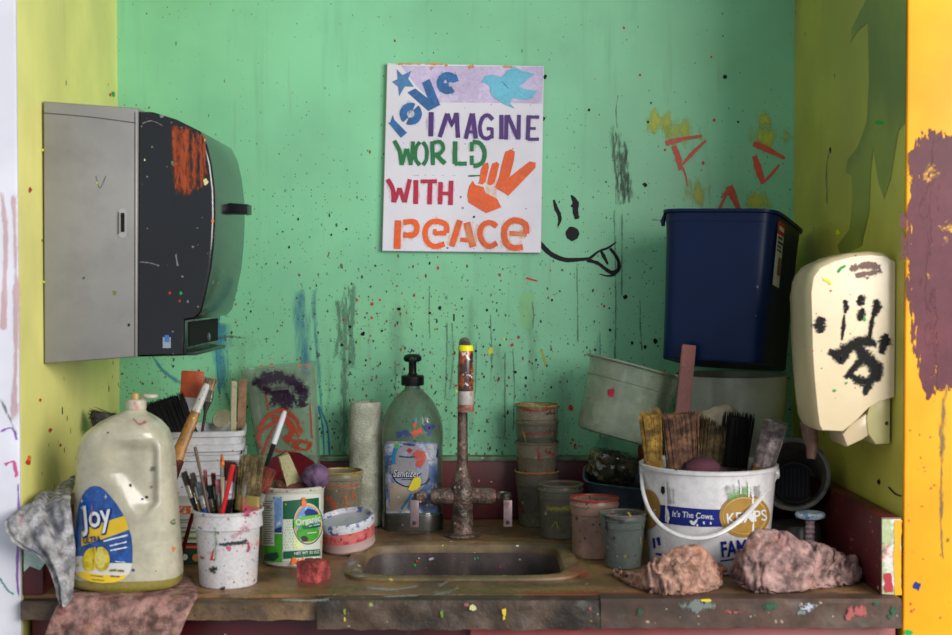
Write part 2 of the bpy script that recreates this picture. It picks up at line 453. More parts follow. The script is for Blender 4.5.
mb.stroke([(205,342),(225,337),(246,338)], [3,5,2], W0, M_softgrey, 0.2)
for x, y0, y1, w in [(614,208,380,1.6),(622,210,300,1.6),(447,320,400,1.8),(452,322,390,1.4),(352,285,372,7),(345,290,470,6),(338,300,360,4),(490,310,385,1.6),(577,260,345,1.4),(505,350,440,1.6),(513,346,432,1.2),(532,300,330,1.5),
                     (618,95,130,1.0),(600,330,440,1.3),(640,300,352,1.2),(476,340,402,1.4),(395,360,400,1.4),(430,290,340,1.2)]:
    mb.stroke([(x,y0),(x+random.uniform(-2,2),(y0+y1)/2),(x+random.uniform(-2,2),y1)], w*1.7, W0, M_greydrip, 0.15)
for x, y, r in [(589,110,1.5),(725,77,2.2),(545,77,2.2),(543,119,2.0),(645,185,2.2),(572,206,1.6),(399,309,1.8),(430,313,1.4),(440,308,1.5),(625,297,2.4),(655,341,2.6),(645,347,1.8),(632,343,1.5),(595,350,1.4),(363,334,2.2),
                (350,327,1.6),(382,331,1.2),(515,372,1.5),(526,378,1.3),(476,351,1.4),(667,280,1.4),(552,300,1.2),(648,122,1.2),(651,103,1.0),(606,182,1.0),(738,122,1.3),(800,36,1.0),(342,345,1.4),(500,345,1.2),(487,310,1.2),(610,330,1.4),(536,360,1.2),(463,316,1.0),(350,362,1.3),(520,420,1.2)]:
    mb.blob(x, y, r*random.uniform(.8,1.1), r*random.uniform(.9,1.3), W, M_black, 0.25, 9)
mb.stroke([(454,314),(454,321)], 1.3, W, M_black)
for x, y, r in [(372,304,1.6),(438,268,1.2),(571,408,2.4),(575,445,1.4),(579,446,1.0),(604,306,1.3),(714,120,1.3),(703,163,1.4),(665,150,1.2),(512,345,1.4),(573,440,1.2),(711,57,1.0),(380,300,1.0),(357,300,1.3),(640,75,1.0),(624,28,1.0),(398,395,1.2),(344,320,1.2),(372,318,1.1)]:
    mb.blob(x, y, r, r*1.3, W, M_wred, 0.25, 9)
mb.stroke([(526,278),(537,281)], 1.6, W, M_wred)
mb.blob(491,350,2.4,3.6,W,M_wyel,0.4,10); mb.blob(504,339,1.2,1.2,W,M_wyel,0.3,8); mb.blob(457,391,1.2,1.3,W,M_wyel,0.3,8); mb.blob(497,354,1.0,2.4,W,M_softyel,0.3,8)
mb.stroke([(541,349),(546,366)], 3, W0, M_softyel)
rw_ = random.Random(11)
DC_ = [flat('speck %d' % i, c) for i, c in enumerate([(30,38,34),(120,48,44),(60,84,70),(96,104,88),(150,60,52),(44,60,90),(128,104,64),(96,150,120),(70,100,84)])]
for _ in range(760):                # fine spatter, thickest just above the counter and over the tap
    y = 462 - abs(rw_.gauss(0, 105)); x = rw_.choice([rw_.uniform(122, 792), rw_.gauss(470, 110), rw_.gauss(400, 70)])
    if not (122 < x < 790 and 5 < y < 462): continue
    r = rw_.uniform(.45, 1.0) * (1.5 if rw_.random() < .06 else 1)
    mb.blob(x, y, r, r*rw_.uniform(.8, 2.2), W, DC_[int(rw_.random()**1.3*9)], .35, 7)
M_haze = mat('dull rubbed film', (112,150,122), 0.6, gs=1.0, soft=(0.36, 9.0, 1.6)); M_haze2 = mat('greyish rubbed film', (110,134,114), 0.6, gs=1.0, soft=(0.32, 14.0, 1.6))
for x, y0, y1, w in [(345,270,455,34),(400,300,380,30),(450,330,455,26),(500,340,455,40),(560,370,455,30),(612,380,455,26),(240,330,440,40),(530,300,420,20),(470,290,440,16),(325,320,440,12)]:
    mb.stroke([(x,y0),(x+rw_.uniform(-5,5),(y0+y1)/2),(x+rw_.uniform(-4,4),y1)], w, W0, rw_.choice([M_haze, M_haze2]), .3)
struct('wall_back', mb)

def wall_prism(x0, x1, xo, m):
    mb = MB((1 if x0 < 0 else -1,0,0)); pts = [(x0,YB+0.0005),(x1,YF),(xo,YF),(xo,YB+0.0005)]
    mb.prism(pts, 0.0, ZT, m, axis='Z'); return mb
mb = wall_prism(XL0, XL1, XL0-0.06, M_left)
LW = plane_map((XL0,YB,0), (1, (XL0-XL1)/(YB-YF)*-1, 0), 0.0006)
for x, y, r in [(110,95,1.2),(30,190,1.5),(50,430,1.6),(28,462,2.2),(60,445,1.2),(40,400,1.0)]: mb.blob(x, y, r, r*1.6, LW, M_wred, 0.3, 8)
mb.blob(29,458,2,3,LW,flat('orange dab paint',(225,110,50)),0.3,8); mb.blob(113,94,1.5,2.5,LW,M_wgreen,0.3,8)
struct('wall_left', mb)
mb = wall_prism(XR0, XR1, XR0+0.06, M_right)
RW = plane_map((XR0,YB,0), (-1, (XR1-XR0)/(YB-YF)*-1*-1*-1, 0), 0.0006)
s5 = crop(780, 0, 2.442)
mb.decal([s5([(212,0),(310,0),(306,300),(290,320),(270,440),(255,485),(240,440),(228,360),(222,425),(218,520),(200,600),(150,625),(140,600),(170,560),(178,480),(175,430),(160,420),(165,390),(190,360),(212,300),(218,200),(216,100),(215,55),(190,75),(172,105),(175,70),(200,20)])], RW, M_olive)
mb.blob(*s5([(245,299)])[0], 4.5, 2.0, RW, M_wgreen, 0.4, 10); mb.blob(*s5([(123,366)])[0], 1.2, 3, RW, M_black, 0.4, 9)
mb.stroke(s5([(120,370),(114,420),(116,500)]), 2.4, RW, M_softgrey, 0.2); mb.blob(*s5([(142,567)])[0], 3, 2.4, RW, M_wyel, 0.4, 9)
mb.stroke([(889,487),(896,494),(902,496)], 1.6, RW, M_black, 0.2); mb.blob(879,482,1.5,2.5,RW,M_black,0.3,9)
struct('wall_right', mb)

# front posts of the alcove
M_white = mat('white post paint', (222,222,232), 0.5, gs=1.0, fine=0, var=0.03, grime=[((200,198,212), 5, 0.5, 0.8, 0.5)], splats=[(22, 0.14, 0.10, [(170,120,190),(210,90,110),(120,160,150)], (1,1,0.6))])
M_yel = mat('golden post paint', (240,168,14), 0.38, gs=1.0, fine=0, var=0.04, grime=[((240,178,20), 4, 0.5, 0.8, 0.5), ((200,150,40), 14, 0.62, 0.8, 0.5)],
    splats=[(40, 0.2, 0.12, [(190,130,30),(210,90,40),(130,90,60)], (1,1,0.6))])
mb = MB(); mb.box((-1.35, YF-0.006, 0), (XL1-0.0005, YF, ZT), M_white, 0.004)
mb.box((-1.35, YF, 0), (XL0-0.061, YB+0.06, ZT), M_white)
PW = plane_map((0,YF-0.006,0), (0,-1,0), 0.0006)
Mlil = mat('lilac crayon', (150,90,190), 0.5, gs=1.0, soft=(0.8, 40, 0.4)); Mpk = mat('pink drip paint', (225,170,170), 0.5, gs=1.0, soft=(0.5, 20, 0.5)); Mteal = mat('teal crayon', (80,160,140), 0.5, gs=1.0, soft=(0.7, 40, 0.4)); 
mb.stroke([(18,478),(19,520),(17,572),(20,600)], 3.0, PW, Mlil, 0.2); mb.stroke([(0,432),(12,428),(17,440)], 2.4, PW, Mlil, 0.2)
mb.stroke([(5,465),(14,462),(18,478)], 5, PW, mat('magenta crayon', (215,80,150), 0.5, soft=(0.8,50,0.4)), 0.3); mb.stroke([(0,398),(10,418),(17,436)], 4, PW, M_softgrey, 0.2)
mb.stroke([(14,190),(17,300),(15,420)], 8, PW, Mpk, 0.2); mb.stroke([(2,190),(6,240),(4,330)], 7, PW, Mpk, 0.2); mb.stroke([(0,578),(8,590),(14,594)], 3, PW, Mteal, 0.2)
struct('trim_left', mb)
mb = MB(); mb.box((XR1+0.0005, YF-0.006, 0), (1.35, YF, ZT), M_yel, 0.004)
mb.box((XR0+0.061, YF, 0), (1.35, YB+0.06, ZT), M_yel)
M_purple = mat('purple brushed paint', (92,44,54), 0.5, gs=1.0, spec=0.25, fine=60, grime=[((112,58,66), 8, 0.45, 0.7, 0.6), ((235,180,30), 22, 0.60, 0.68, 0.9)], soft=(1.0, 26.0, 0.12))
mb.stroke([(932,128),(932,160),(929,220),(926,300),(930,350),(932,400)], [22,52,56,50,40,10], PW, M_purple, 0.2)
mb.stroke([(945,135),(946,200),(944,300),(948,395)], [20,50,44,30], plane_map((0,YF-0.006,0), (0,-1,0), 0.0009), M_purple, 0.2)
mb.stroke([(946,380),(942,440),(941,520),(943,560)], [10,7,5,3], PW, M_softgrey, 0.3)
mb.blob(917,586,4,4,PW,flat('blue dab paint',(40,50,130)),0.3,10); mb.blob(908,632,4,3,PW,M_wgreen,0.3,10); mb.blob(948,540,3,4,PW,M_softgrey,0.3,10)
for _ in range(26): mb.blob(random.uniform(906,952), random.uniform(390,630), random.uniform(.5,1.3), random.uniform(.6,1.6), PW, random.choice([M_softgrey, M_inkred, flat('ochre dab paint',(180,120,30))]), 0.3, 8)
struct('trim_right', mb)
mb = MB(); mb.box((XL0-0.06, YF-0.03, ZT), (XR0+0.06, YB+0.06, ZT+0.05), flat('ceiling paint', (205,210,200))); struct('ceiling', mb)
mb = MB(); mb.box((-1.6, 0.6, -0.05), (1.6, YB+0.06, 0.0), mat('concrete floor', (128,122,112), 0.7, grime=[((100,95,90), 4, 0.45, 0.7, 0.5)])); struct('floor', mb)

# splash boards round the counter
mb = MB(); mb.box((XL0+0.002, YB-0.026, CZ+0.001), (XR0-0.002, YB-0.0005, CZ+0.118), M_redboard, 0.003)
mb.box((XL0+0.002, YB-0.030, CZ+0.112), (XR0-0.002, YB-0.0008, CZ+0.121), mat('greenish board edge', (110,140,105), 0.5, grime=[((70,50,45), 10, 0.45, 0.6, 0.9)], splats=[(60,0.25,0.3,PAINTS)]), 0.002)
struct('trim_1', mb)
mb = MB()
mb.prism([(0.5815,YB-0.032),(0.5835,YF-0.005),(XR1-0.003,YF-0.005),(XR0-0.003,YB-0.032)], CZ+0.001, CZ+0.114, M_redboard, 0.002, axis='Z')
EB = plane_map((0,YF-0.005,0), (0,-1,0), 0.0006); EB2 = plane_map((0,YF-0.005,0), (0,-1,0), 0.0012)
Mgw = mat('chalky green paint', (172,186,140), 0.5, gs=1.0, grime=[((200,70,80), 30, 0.5, 0.6, 0.8), ((225,220,215), 22, 0.52, 0.62, 0.9), ((60,120,80), 26, 0.58, 0.66, 0.9)])
mb.decal([[(882,519),(901,519),(901,595),(882,594)]], EB, Mgw)
mb.stroke([(898,520),(897,560),(898,595)], 7, EB2, M_yel, 0.15); mb.stroke([(887,573),(889,592)], 9, EB2, M_softgrey if 0 else flat('rose dab paint',(180,60,70)), 0.3)
struct('trim_2', mb)
mb = MB(); mb.prism([(XL0+0.003,YB-0.032),(XL1+0.003,YF-0.005),(XL1+0.031,YF-0.005),(XL0+0.031,YB-0.032)], CZ+0.001, CZ+0.105, M_redboard, 0.002, axis='Z')
mb.decal([[(24,512),(46,512),(46,562),(40,570),(30,566),(24,572)]], EB, mat('mint and white paint', (190,215,205), 0.5, grime=[((120,190,150), 20, 0.5, 0.6, 0.7)]))
struct('trim_3', mb)

# ============================================================ COUNTER, SINK, CABINET
M_slab = mat('paint stained counter', (132,98,66), 0.42, gs=1.0, var=0.2, vscale=9, bump=0.35, bscale=45, fine=90,
    grime=[((92,66,44), 6, 0.45, 0.7, 0.7), ((136,112,54), 9, 0.55, 0.72, 0.6), ((84,88,62), 7, 0.62, 0.78, 0.4), ((132,62,46), 12, 0.62, 0.74, 0.6), ((150,150,140), 16, 0.66, 0.76, 0.5), ((66,48,34), 34, 0.54, 0.66, 0.7), ((160,124,90), 48, 0.56, 0.68, 0.5), ((120,116,96), 70, 0.58, 0.68, 0.5)],
    splats=[(60,0.28,0.25,[(190,190,185),(150,150,60),(60,90,70),(150,60,50),(40,60,90)]), (150,0.3,0.3,[(160,150,120),(90,110,70),(170,70,60),(50,50,50)])], spec=0.5)
M_edge = mat('rough counter edge', (70,54,42), 0.6, gs=1.0, var=0.25, vscale=14, bump=0.9, bscale=55,
    grime=[((44,34,28), 10, 0.45, 0.65, 0.8), ((95,82,66), 22, 0.55, 0.7, 0.6)],
    splats=[(45,0.26,0.16,[(210,190,60),(120,140,60),(160,80,70),(150,150,140)]), (110,0.3,0.2,[(150,130,110),(40,35,30),(110,130,60)])])
# sink outline measured on the counter plane
SX, SY = 0.5*(on(363,562).x + on(562,562).x), 0.5*(on(460,546).y + on(460,578).y)
SA, SB = 0.5*(on(562,562).x - on(363,562).x), 0.5*(on(460,546).y - on(460,578).y)
def rrect(cx, cy, a, b, r, z, n=64):
    """rounded rectangle ring, points by even angle"""
    out = []
    for j in range(n):
        t = 2*pi*(j+0.5)/n; c, q = cos(t), sin(t)
        p = 2 + 5*max(0.0, 1 - r/min(a, b)); e = 2/p
        out.append((cx + a*math.copysign(abs(c)**e, c), cy + b*math.copysign(abs(q)**e, q), z))
    return out
def outer_rect(x0, x1, y0, y1, z, ring):
    out = []
    for (x, y, _) in ring:
        dx, dy = x - SX, y - SY; k = 1e9
        if dx > 1e-9: k = min(k, (x1-SX)/dx)
        if dx < -1e-9: k = min(k, (x0-SX)/dx)
        if dy > 1e-9: k = min(k, (y1-SY)/dy)
        if dy < -1e-9: k = min(k, (y0-SY)/dy)
        out.append((SX+dx*k, SY+dy*k, z))
    return out
counter = thing('countertop', 'paint-caked brown stone countertop with a rough chipped front edge', 'countertop', (0, 2.2, CZ))
TM = Matrix.Translation((0, -2.2, -CZ))
mb = MB()
N_R = 160
hole = rrect(SX, SY, SA+0.012, SB+0.012, 0.03, CZ, N_R); hb = [(x, y, CZ-0.035) for x, y, z in hole]
CX0, CX1, CY0, CY1 = XL1-0.002+0.004, XR1-0.012, 1.905, YB-0.001
def corner_fix(r):
    r = list(r)
    for cx, cy in ((CX0,CY0),(CX1,CY0),(CX0,CY1),(CX1,CY1)):
        k = min(range(len(r)), key=lambda i: (r[i][0]-cx)**2+(r[i][1]-cy)**2); r[k] = (cx, cy, r[k][2])
    return r
ou = corner_fix(outer_rect(CX0, CX1, CY0, CY1, CZ, hole)); ob_ = [(x, y, CZ-0.035) for x, y, z in ou]
mb.rings([ou, hole], M_slab, False, False, TM); mb.rings([hole, hb], M_slab, False, False, TM)
mb.rings([hb, ob_], M_slab, False, False, TM); mb.rings([ob_, ou], M_slab, False, False, TM)
CT = plane_map((0,0,CZ), (0,0,1), 0.0007)
CTl = lambda x, y: TM @ CT(x, y)
CT2 = lambda x, y: TM @ (CT(x, y) + Vector((0,0,0.0006)))
Mw = mat('dried white paint', (170,168,164), 0.5, gs=1.0, soft=(0.75, 111.0, 0.9)); Mo = mat('dried orange paint', (150,66,48), 0.45, gs=1.0, soft=(0.7, 111.0, 0.9)); My = mat('dried yellow paint', (134,124,56), 0.45, gs=1.0, soft=(0.55, 111.0, 1.1)); Mg = mat('dried green paint', (66,84,60), 0.45, gs=1.0, soft=(0.55, 111.0, 1.1))
for pts, w, m in [([(365,588),(395,590),(420,586)], 5, Mw), ([(382,597),(420,596)], 4, Mw), ([(432,595),(450,592),(460,588)], 6, Mw), ([(438,587),(452,580),(462,578)], 5, Mw), ([(280,600),(310,601),(330,600)], 4, Mw),
                  ([(480,583),(500,582),(540,584)], 4, Mo), ([(565,578),(590,574)], 7, Mo), ([(480,584),(520,586),(600,583)], 10, Mg), ([(330,590),(360,586)], 6, My), ([(396,582),(410,583)], 5, My), ([(220,596),(290,592),(360,592)], 12, My), ([(440,590),(520,592),(620,590)], 10, My),
                  ([(520,595),(600,594),(700,596)], 9, Mo), ([(400,536),(440,532)], 5, Mg), ([(570,540),(600,580)], 9, My)]:
    mb.stroke(pts, w, CTl, m, 0.2)
part('slab', mb, counter)
def edge_board(x0px, x1px, y_top, y_bot, yback, yfront, m, amp, name='edge_board', label=None, extra=None):
    """front lip as a worn block: displaced grid wrapped round a box"""
    X0, X1 = at(x0px, 600, yfront).x, at(x1px, 600, yfront).x
    X0 = max(X0, CX0+0.001); X1 = min(X1, XR1-0.004)
    zb = at(476, y_bot, yfront).z; zt = at(476, y_top, yfront).z
    zt = min(zt, CZ+0.0015)
    n = int((X1-X0)/0.006); loop = []
    K = 22
    def prof(t):   # closed loop in (y, z)
        P = [(yback, zt), (yfront, zt), (yfront, zb), (yback, zb)]
        L = [yback-yfront, zt-zb, yback-yfront, zt-zb]; s_ = sum(L); d = t*s_
        for i in range(4):
            if d <= L[i]: 
                a, b = P[i], P[(i+1)%4]; k = d/L[i]; return (a[0]+(b[0]-a[0])*k, a[1]+(b[1]-a[1])*k)
            d -= L[i]
        return P[0]
    rs = []
    for i in range(n+1):
        x = X0 + (X1-X0)*i/n; ring = []
        for j in range(K):
            y, z = prof(j/K)
            if y < yback-0.004:
                a = noise.noise(Vector((x*26, y*30, z*30)))*amp + noise.noise(Vector((x*90, y*80, z*80)))*amp*0.5
                fr = 1.0 if z < zt-0.004 else 0.15
                y += a*fr + (0.003 if z > zt-0.002 and y < yfront+0.004 else 0); z += (noise.noise(Vector((x*40+9, y*30, z*20)))*amp*0.8 if z < zb+0.01 else 0)
            ring.append((x, y, z))
        rs.append(ring)
    mb = MB(); mb.rings(rs, m, True, True, TM)
    EP = plane_map((0,yfront,0), (0,-1,0), amp*0.55+0.001); EPl = lambda a, b: TM @ EP(a, b)
    for it in (extra or []):
        mb.blob(it[0], it[1], it[2], it[3], EPl, it[4], 0.35, 12)
    part(name, mb, counter, label)
fy = flat('yellow fleck paint', (220,195,50)); fg = flat('lime fleck paint', (120,150,60)); fw = mat('bluish white paint', (175,180,190), .5, soft=(1.0,150,.4)); fgg = mat('dark green fleck paint', (25,85,55), .5, soft=(1.0,150,.3)); fp = mat('faded rose paint', (168,84,84), 0.5, gs=1.0, soft=(0.9,30,0.4)); fc = mat('smeared grey paint', (120,130,125), 0.5, gs=1.0, soft=(0.85,30,0.4)); fcream = flat('cream fleck paint', (200,195,140))
edge_board(176, 317, 602, 620, 1.904, 1.878, mat('thin worn edge', (112,88,62), 0.6, var=0.2, bump=0.8, bscale=60, grime=[((70,54,40), 16, 0.45, 0.65, 0.8)], splats=[(100,0.3,0.2,[(150,130,100),(60,50,40)])]), 0.0025, label='thinner set-back stretch of the front edge')
edge_board(20, 177, 602, 620, 1.904, 1.882, M_edge, 0.002)
edge_board(317, 601, 601, 630, 1.904, 1.869, M_edge, 0.0055, label='thick broken stone stretch of the front edge', extra=[(473,607,3.5,3,fcream),(504,611,2.2,3.5,fy),(504,617,1.2,2,fy),(442,613,1.5,4,fg),(345,611,1.2,3,fg),(345,619,1,2,fy),(466,604,4,2.5,fp),(590,608,1.4,2,fp)])
edge_board(601, 902, 598, 628, 1.904, 1.867, mat('painted counter edge', (84,62,50), 0.5, var=0.2, bump=0.5, bscale=40, grime=[((56,44,38), 9, 0.45, 0.65, 0.8), ((70,90,66), 14, 0.6, 0.72, 0.5), ((130,60,56), 10, 0.6, 0.75, 0.6)],
    splats=[(45,0.25,0.2,[(60,110,70),(190,190,190),(170,80,80)]), (110,0.3,0.25,[(150,130,110),(50,45,40)])]), 0.0022, label='smoother painted stretch of the front edge',
    extra=[(700,606,22,7,fc),(735,612,12,5,fp),(808,607,9,5,fw),(800,612,5,3,fc),(706,600,6,2,fy),(858,611,18,8,fp),(893,611,4,7,fgg),(889,616,3,3,fgg),(876,603,4,3,fgg),(640,612,4,4,fgg),(770,606,8,6,fgg)])

sink = thing('sink_basin', 'stained stone sink sunk in the countertop below the tap', 'sink', (SX, SY, CZ))
SM = Matrix.Translation((-SX, -SY, -CZ))
M_sink = mat('stained sink stone', (74,64,62), 0.4, gs=1.0, var=0.2, vscale=8, bump=0.4, bscale=40, grime=[((46,40,42), 6, 0.45, 0.7, 0.7), ((92,78,60), 10, 0.58, 0.74, 0.5)],
    streaks=[((100,84,76), 30, 0.55, 0.75, 0.4)], splats=[(55,0.22,0.16,[(60,140,120),(190,190,190),(170,60,60),(190,160,60)]), (140,0.28,0.3,[(120,110,110),(40,36,36),(150,60,60)])])
M_rim = mat('stained sink rim', (120,98,68), 0.55, gs=1.0, var=0.2, vscale=10, bump=0.4, bscale=40, grime=[((140,66,44), 9, 0.55, 0.7, 0.7), ((150,150,140), 15, 0.62, 0.72, 0.7), ((80,84,50), 8, 0.5, 0.7, 0.6)],
    splats=[(70,0.26,0.25,[(190,190,185),(170,150,60),(60,90,70),(160,60,50)])])
mb = MB(); n = 96
def RR(da, db, dz, r=0.035): return rrect(SX, SY, SA+da, SB+db, r, CZ+dz, n)
mb.rings([RR(.024,.024,.0004), RR(.0235,.0235,.0045), RR(.018,.018,.006), RR(.006,.006,.0055), RR(0,0,.002), RR(-.003,-.003,-.006), RR(-.003,-.003,-.012)], M_rim, False, False, SM)
RMf = plane_map((0,0,CZ+.0068), (0,0,1), 0); RMl = lambda a, b: SM @ RMf(a, b)
for x, y, rx, ry, m in [(352,563,6,4,Mw),(356,570,5,2.5,Mw),(349,572,7,3,My),(360,576,8,2,Mw),(574,570,7,3,Mo),(584,575,8,2.5,Mo),(568,556,5,3,My),(580,562,6,2.5,My),(420,580,14,1.6,My),(500,581,18,1.6,Mg),(450,579,8,1.2,Mo),(400,544,12,1.2,Mg),(480,543.5,16,1.2,Mo),(540,545,10,1.2,Mg)]: mb.blob(x, y, rx*1.5, ry*1.5, RMl, m, .35, 14, rings=2)
part('rim', mb, sink)
mb = MB(); mb.rings([RR(-.003,-.003,-.011), RR(-.006,-.006,-.06), RR(-.010,-.010,-.12), RR(-.02,-.02,-.145), RR(-.05,-.045,-.155), RR(-SA+.02,-SB+.02,-.160)], M_sink, False, True, SM)
mb.rings([RR(-.0028,-.0028,-.011), RR(.006,.006,-.012), RR(.004,.004,-.06), RR(.0,.0,-.13), RR(-.01,-.01,-.16), RR(-.05,-.05,-.17)], M_sink, False, True, SM)
SW = plane_map((0,SY+SB-0.006,0), (0,-1,0), 0.001); SWl = lambda a, b: SM @ SW(a, b)
for x, y, r, m in [(431,559,2.6,fw),(419,558,1.5,fw),(376,552,2.2,fw),(378,556,1.6,fw),(415,565,1.4,M_wgreen),(392,569,1.3,M_wgreen),(417,561,1.1,M_wred),(520,559,1.3,fw),(478,558,1.0,M_wgreen),(543,562,1.2,M_wgreen),(500,567,1.2,M_wred)]: mb.blob(x, y, r, r, SWl, m, 0.4, 9)
part('bowl', mb, sink)

cab = thing('sink_cabinet', 'dark red painted cabinet below the countertop', 'cabinet', (0, 2.2, 0.0))
CM = Matrix.Translation((0, -2.2, 0))
M_cab = mat('dark red cabinet paint', (98,20,32), 0.4, gs=1.0, var=0.12, grime=[((60,14,22), 6, 0.45, 0.7, 0.6)], splats=[(60,0.22,0.12,[(190,160,150),(60,60,60)])])
mb = MB(); mb.box((XL1+0.006, 1.925, 0.0), (XR1-0.012, YB-0.004, CZ-0.19), M_cab, 0.002, M=CM)
mb.box((XL1+0.006, 1.920, CZ-0.19), (XR1-0.012, 1.945, CZ-0.0365), M_cab, 0.002, M=CM)
part('body', mb, cab)
mb = MB(); mb.box((at(470,630,1.90).x, 1.900, CZ-0.2), (at(896,630,1.90).x, 1.9195, CZ-0.0445), mat('rose drawer paint', (158,66,66), 0.45, var=0.1, splats=[(60,0.25,0.2,[(90,30,36),(200,150,140)])]), 0.003, M=CM)
part('drawer_front', mb, cab, 'rose pink drawer front')
# ============================================================ SIGN ON THE WALL
M_sign = mat('white sign board', (214,210,222), 0.4, fine=0, var=0.02, grime=[((206,196,222), 9, 0.55, 0.75, 0.5), ((228,214,200), 16, 0.62, 0.78, 0.4)],
    splats=[(120, 0.26, 0.12, [(90,110,190),(190,120,80),(110,90,150),(60,60,60)])])
sign = thing('painted_sign', 'white board stencilled with love, imagine world with peace and a dove', 'sign', at(463,158,YB-0.007))
SG = Matrix.Translation(-sign.location)
mb = MB(); ys = YB-0.0135
c4 = [at(x, y, ys) for x, y in ((387,63),(544,66),(541,253),(382,251))]
mb.prism([(p.x, p.z) for p in c4], ys, YB-0.0025, M_sign, 0.0012, 1, M=SG)
def smap(o):
    f = plane_map((0,ys,0), (0,-1,0), o); return lambda a, b: SG @ f(a, b)
S0, S1, S2, S3 = smap(0.0004), smap(0.0008), smap(0.0012), smap(0.0016)
k1 = crop(380, 60, 5.6); k2 = crop(380, 155, 5.6); k4 = crop(370, 50, 2.953)
Mlav = mat('lavender spray', (190,170,215), 0.5, soft=(0.75, 20.0, 0.7)); Mblue = mat('blue spray', (34,98,160), 0.5, var=0.06, vscale=40, grime=[((80,140,190), 50, 0.5, 0.75, 0.5)]); Mltb = mat('light blue spray', (104,184,214), 0.5, grime=[((70,150,190), 30, 0.55, 0.75, 0.4)])
Mpur = mat('purple spray', (74,34,118), 0.5, grime=[((110,70,150), 60, 0.55, 0.75, 0.5)]); Mgr = mat('green spray', (14,112,60), 0.5, grime=[((50,140,90), 60, 0.55, 0.75, 0.5)])
Mcr = mat('crimson spray', (172,22,58), 0.5, grime=[((195,60,90), 60, 0.55, 0.75, 0.4)]); Mor = mat('orange spray', (228,90,30), 0.5, grime=[((236,130,60), 40, 0.5, 0.75, 0.5), ((205,66,30), 25, 0.6, 0.75, 0.5)])
Hl = lambda n, c: mat(n, c, 0.5, soft=(0.45, 40.0, 0.9))
Hpur, Hgr, Hcr, Hor, Hbl = Hl('purple overspray', (170,130,210)), Hl('green overspray', (130,200,150)), Hl('crimson overspray', (230,130,160)), Hl('orange overspray', (245,180,130)), Hl('blue overspray', (140,170,220))
mb.decal([k1([(120,32),(915,38),(908,244),(470,238),(300,236),(210,150)])], S0, mat('lavender band', (196,180,218), 0.5, grime=[((216,206,232), 12, 0.45, 0.7, 0.8)]))
def word(strokes, w, m, halo, kf):
    for st in strokes:
        pts = kf(st[0]); ww = st[1] if len(st) > 1 else w
        mb.stroke(pts, ww*2.3, S1, halo, 0.08, curve=len(pts) > 2 and (len(st) > 2))
        mb.stroke(pts, ww, S2, m, 0.07, curve=len(pts) > 2 and (len(st) > 2))
mb.decal([k1([(95,52),(125,85),(178,60),(158,105),(190,150),(140,148),(108,202),(103,150),(68,122),(100,108)])], S2, mat('steel blue spray', (70,125,180), 0.5, grime=[((110,155,200), 40, 0.5, 0.7, 0.5)]))
mb.decal([k1([(45,348),(58,352),(72,308),(80,335),(152,408),(118,436)]), k1([(155,182),(198,160),(268,215),(236,128),(278,106),(338,252),(272,286)])], S2, Mblue)
for x, y, rx, ry in k1([(173,302)]) and [(0,0,0,0)]: pass
def ring(c, r, w, m, a0=0, a1=360, rx=1.0, rot=0.0, kf=k1, sc=5.6):
    cx, cy = kf([c])[0]; pts = []
    for i in range(17):
        t = radians(a0 + (a1-a0)*i/16.0); x, y = r/sc*rx*cos(t), -r/sc*sin(t)
        pts.append((cx + x*cos(rot) - y*sin(rot), cy + x*sin(rot) + y*cos(rot)))
    mb.stroke(pts, w/sc*1.9, S1, {Mblue: Hbl, Mgr: Hgr, Mor: Hor}.get(m, Hbl), 0.05, curve=False); mb.stroke(pts, w/sc, S2, m, 0.04, curve=False)
ring((173,302), 42, 40, Mblue, 65, 230); ring((173,302), 42, 40, Mblue, 245, 410)
ring((380,130), 43, 38, Mblue, 15, 320, rot=radians(8)); mb.stroke(k1([(375,118),(432,92)]), 5.0, S2, Mblue); mb.stroke(k1([(350,150),(385,150)]), 7, S2, Mblue)
mb.decal([k1([(562,130),(590,90),(630,82),(680,100),(710,62),(750,42),(800,62),(868,80),(828,106),(805,130),(775,150),(812,164),(880,175),(850,215),(810,222),(745,215),(725,240),(755,272),(700,250),(650,220),(622,195),(615,150),(590,128)])], S2, Mltb)
for a, b in [((680,120),(720,160)),((665,135),(700,185)),((720,165),(765,200))]: mb.stroke(k1([a,b]), 0.5, S3, Mblue, 0.3)
L = [([(288,292),(285,428)],5),([(335,432),(377,300)],4.2),([(380,300),(402,370),(428,298)],3.4),([(428,296),(438,436)],4.2),([(480,442),(515,300)],4),([(519,300),(537,442)],4.4),([(490,402),(530,402)],3),
     ([(632,335),(605,310),(575,325),(560,378),(572,428),(602,440),(625,425)],3.8,1),([(628,440),(628,385),(598,385)],3.2),([(680,308),(680,444)],4.2),([(706,446),(710,308)],4),([(716,310),(772,442)],3.8),([(776,446),(779,308)],3.8),
     ([(892,320),(835,320)],3.2),([(833,310),(828,448)],4),([(828,444),(890,444)],3.2),([(835,384),(872,384)],2.8)]
word(L, 4, Mpur, Hpur, k1)
L = [([(72,268),(88,300),(94,340)],4,1),([(94,340),(108,292)],3.4),([(110,292),(121,340)],3.6),([(121,340),(128,270)],3.4),([(184,270),(186,340)],4.2),([(186,274),(208,272),(217,290),(206,306),(192,308)],3.6,1),([(194,308),(222,336)],4.4),
     ([(252,270),(251,337)],4.4),([(251,336),(286,336)],4),([(301,272),(301,300)],3.6),([(301,312),(301,340)],3.6),([(303,272),(325,276),(338,300),(334,328),(318,341),(306,341)],4.4,1)]
word(L, 4, Mgr, Hgr, k4)
for a0, a1 in ((100,260),(280,440)):
    ring((153,306), 15, 9.5, Mgr, a0, a1, kf=lambda p: [(370+p[0][0]/2.953, 50+p[0][1]/2.953)], sc=2.953, rx=0.9) if 0 else None
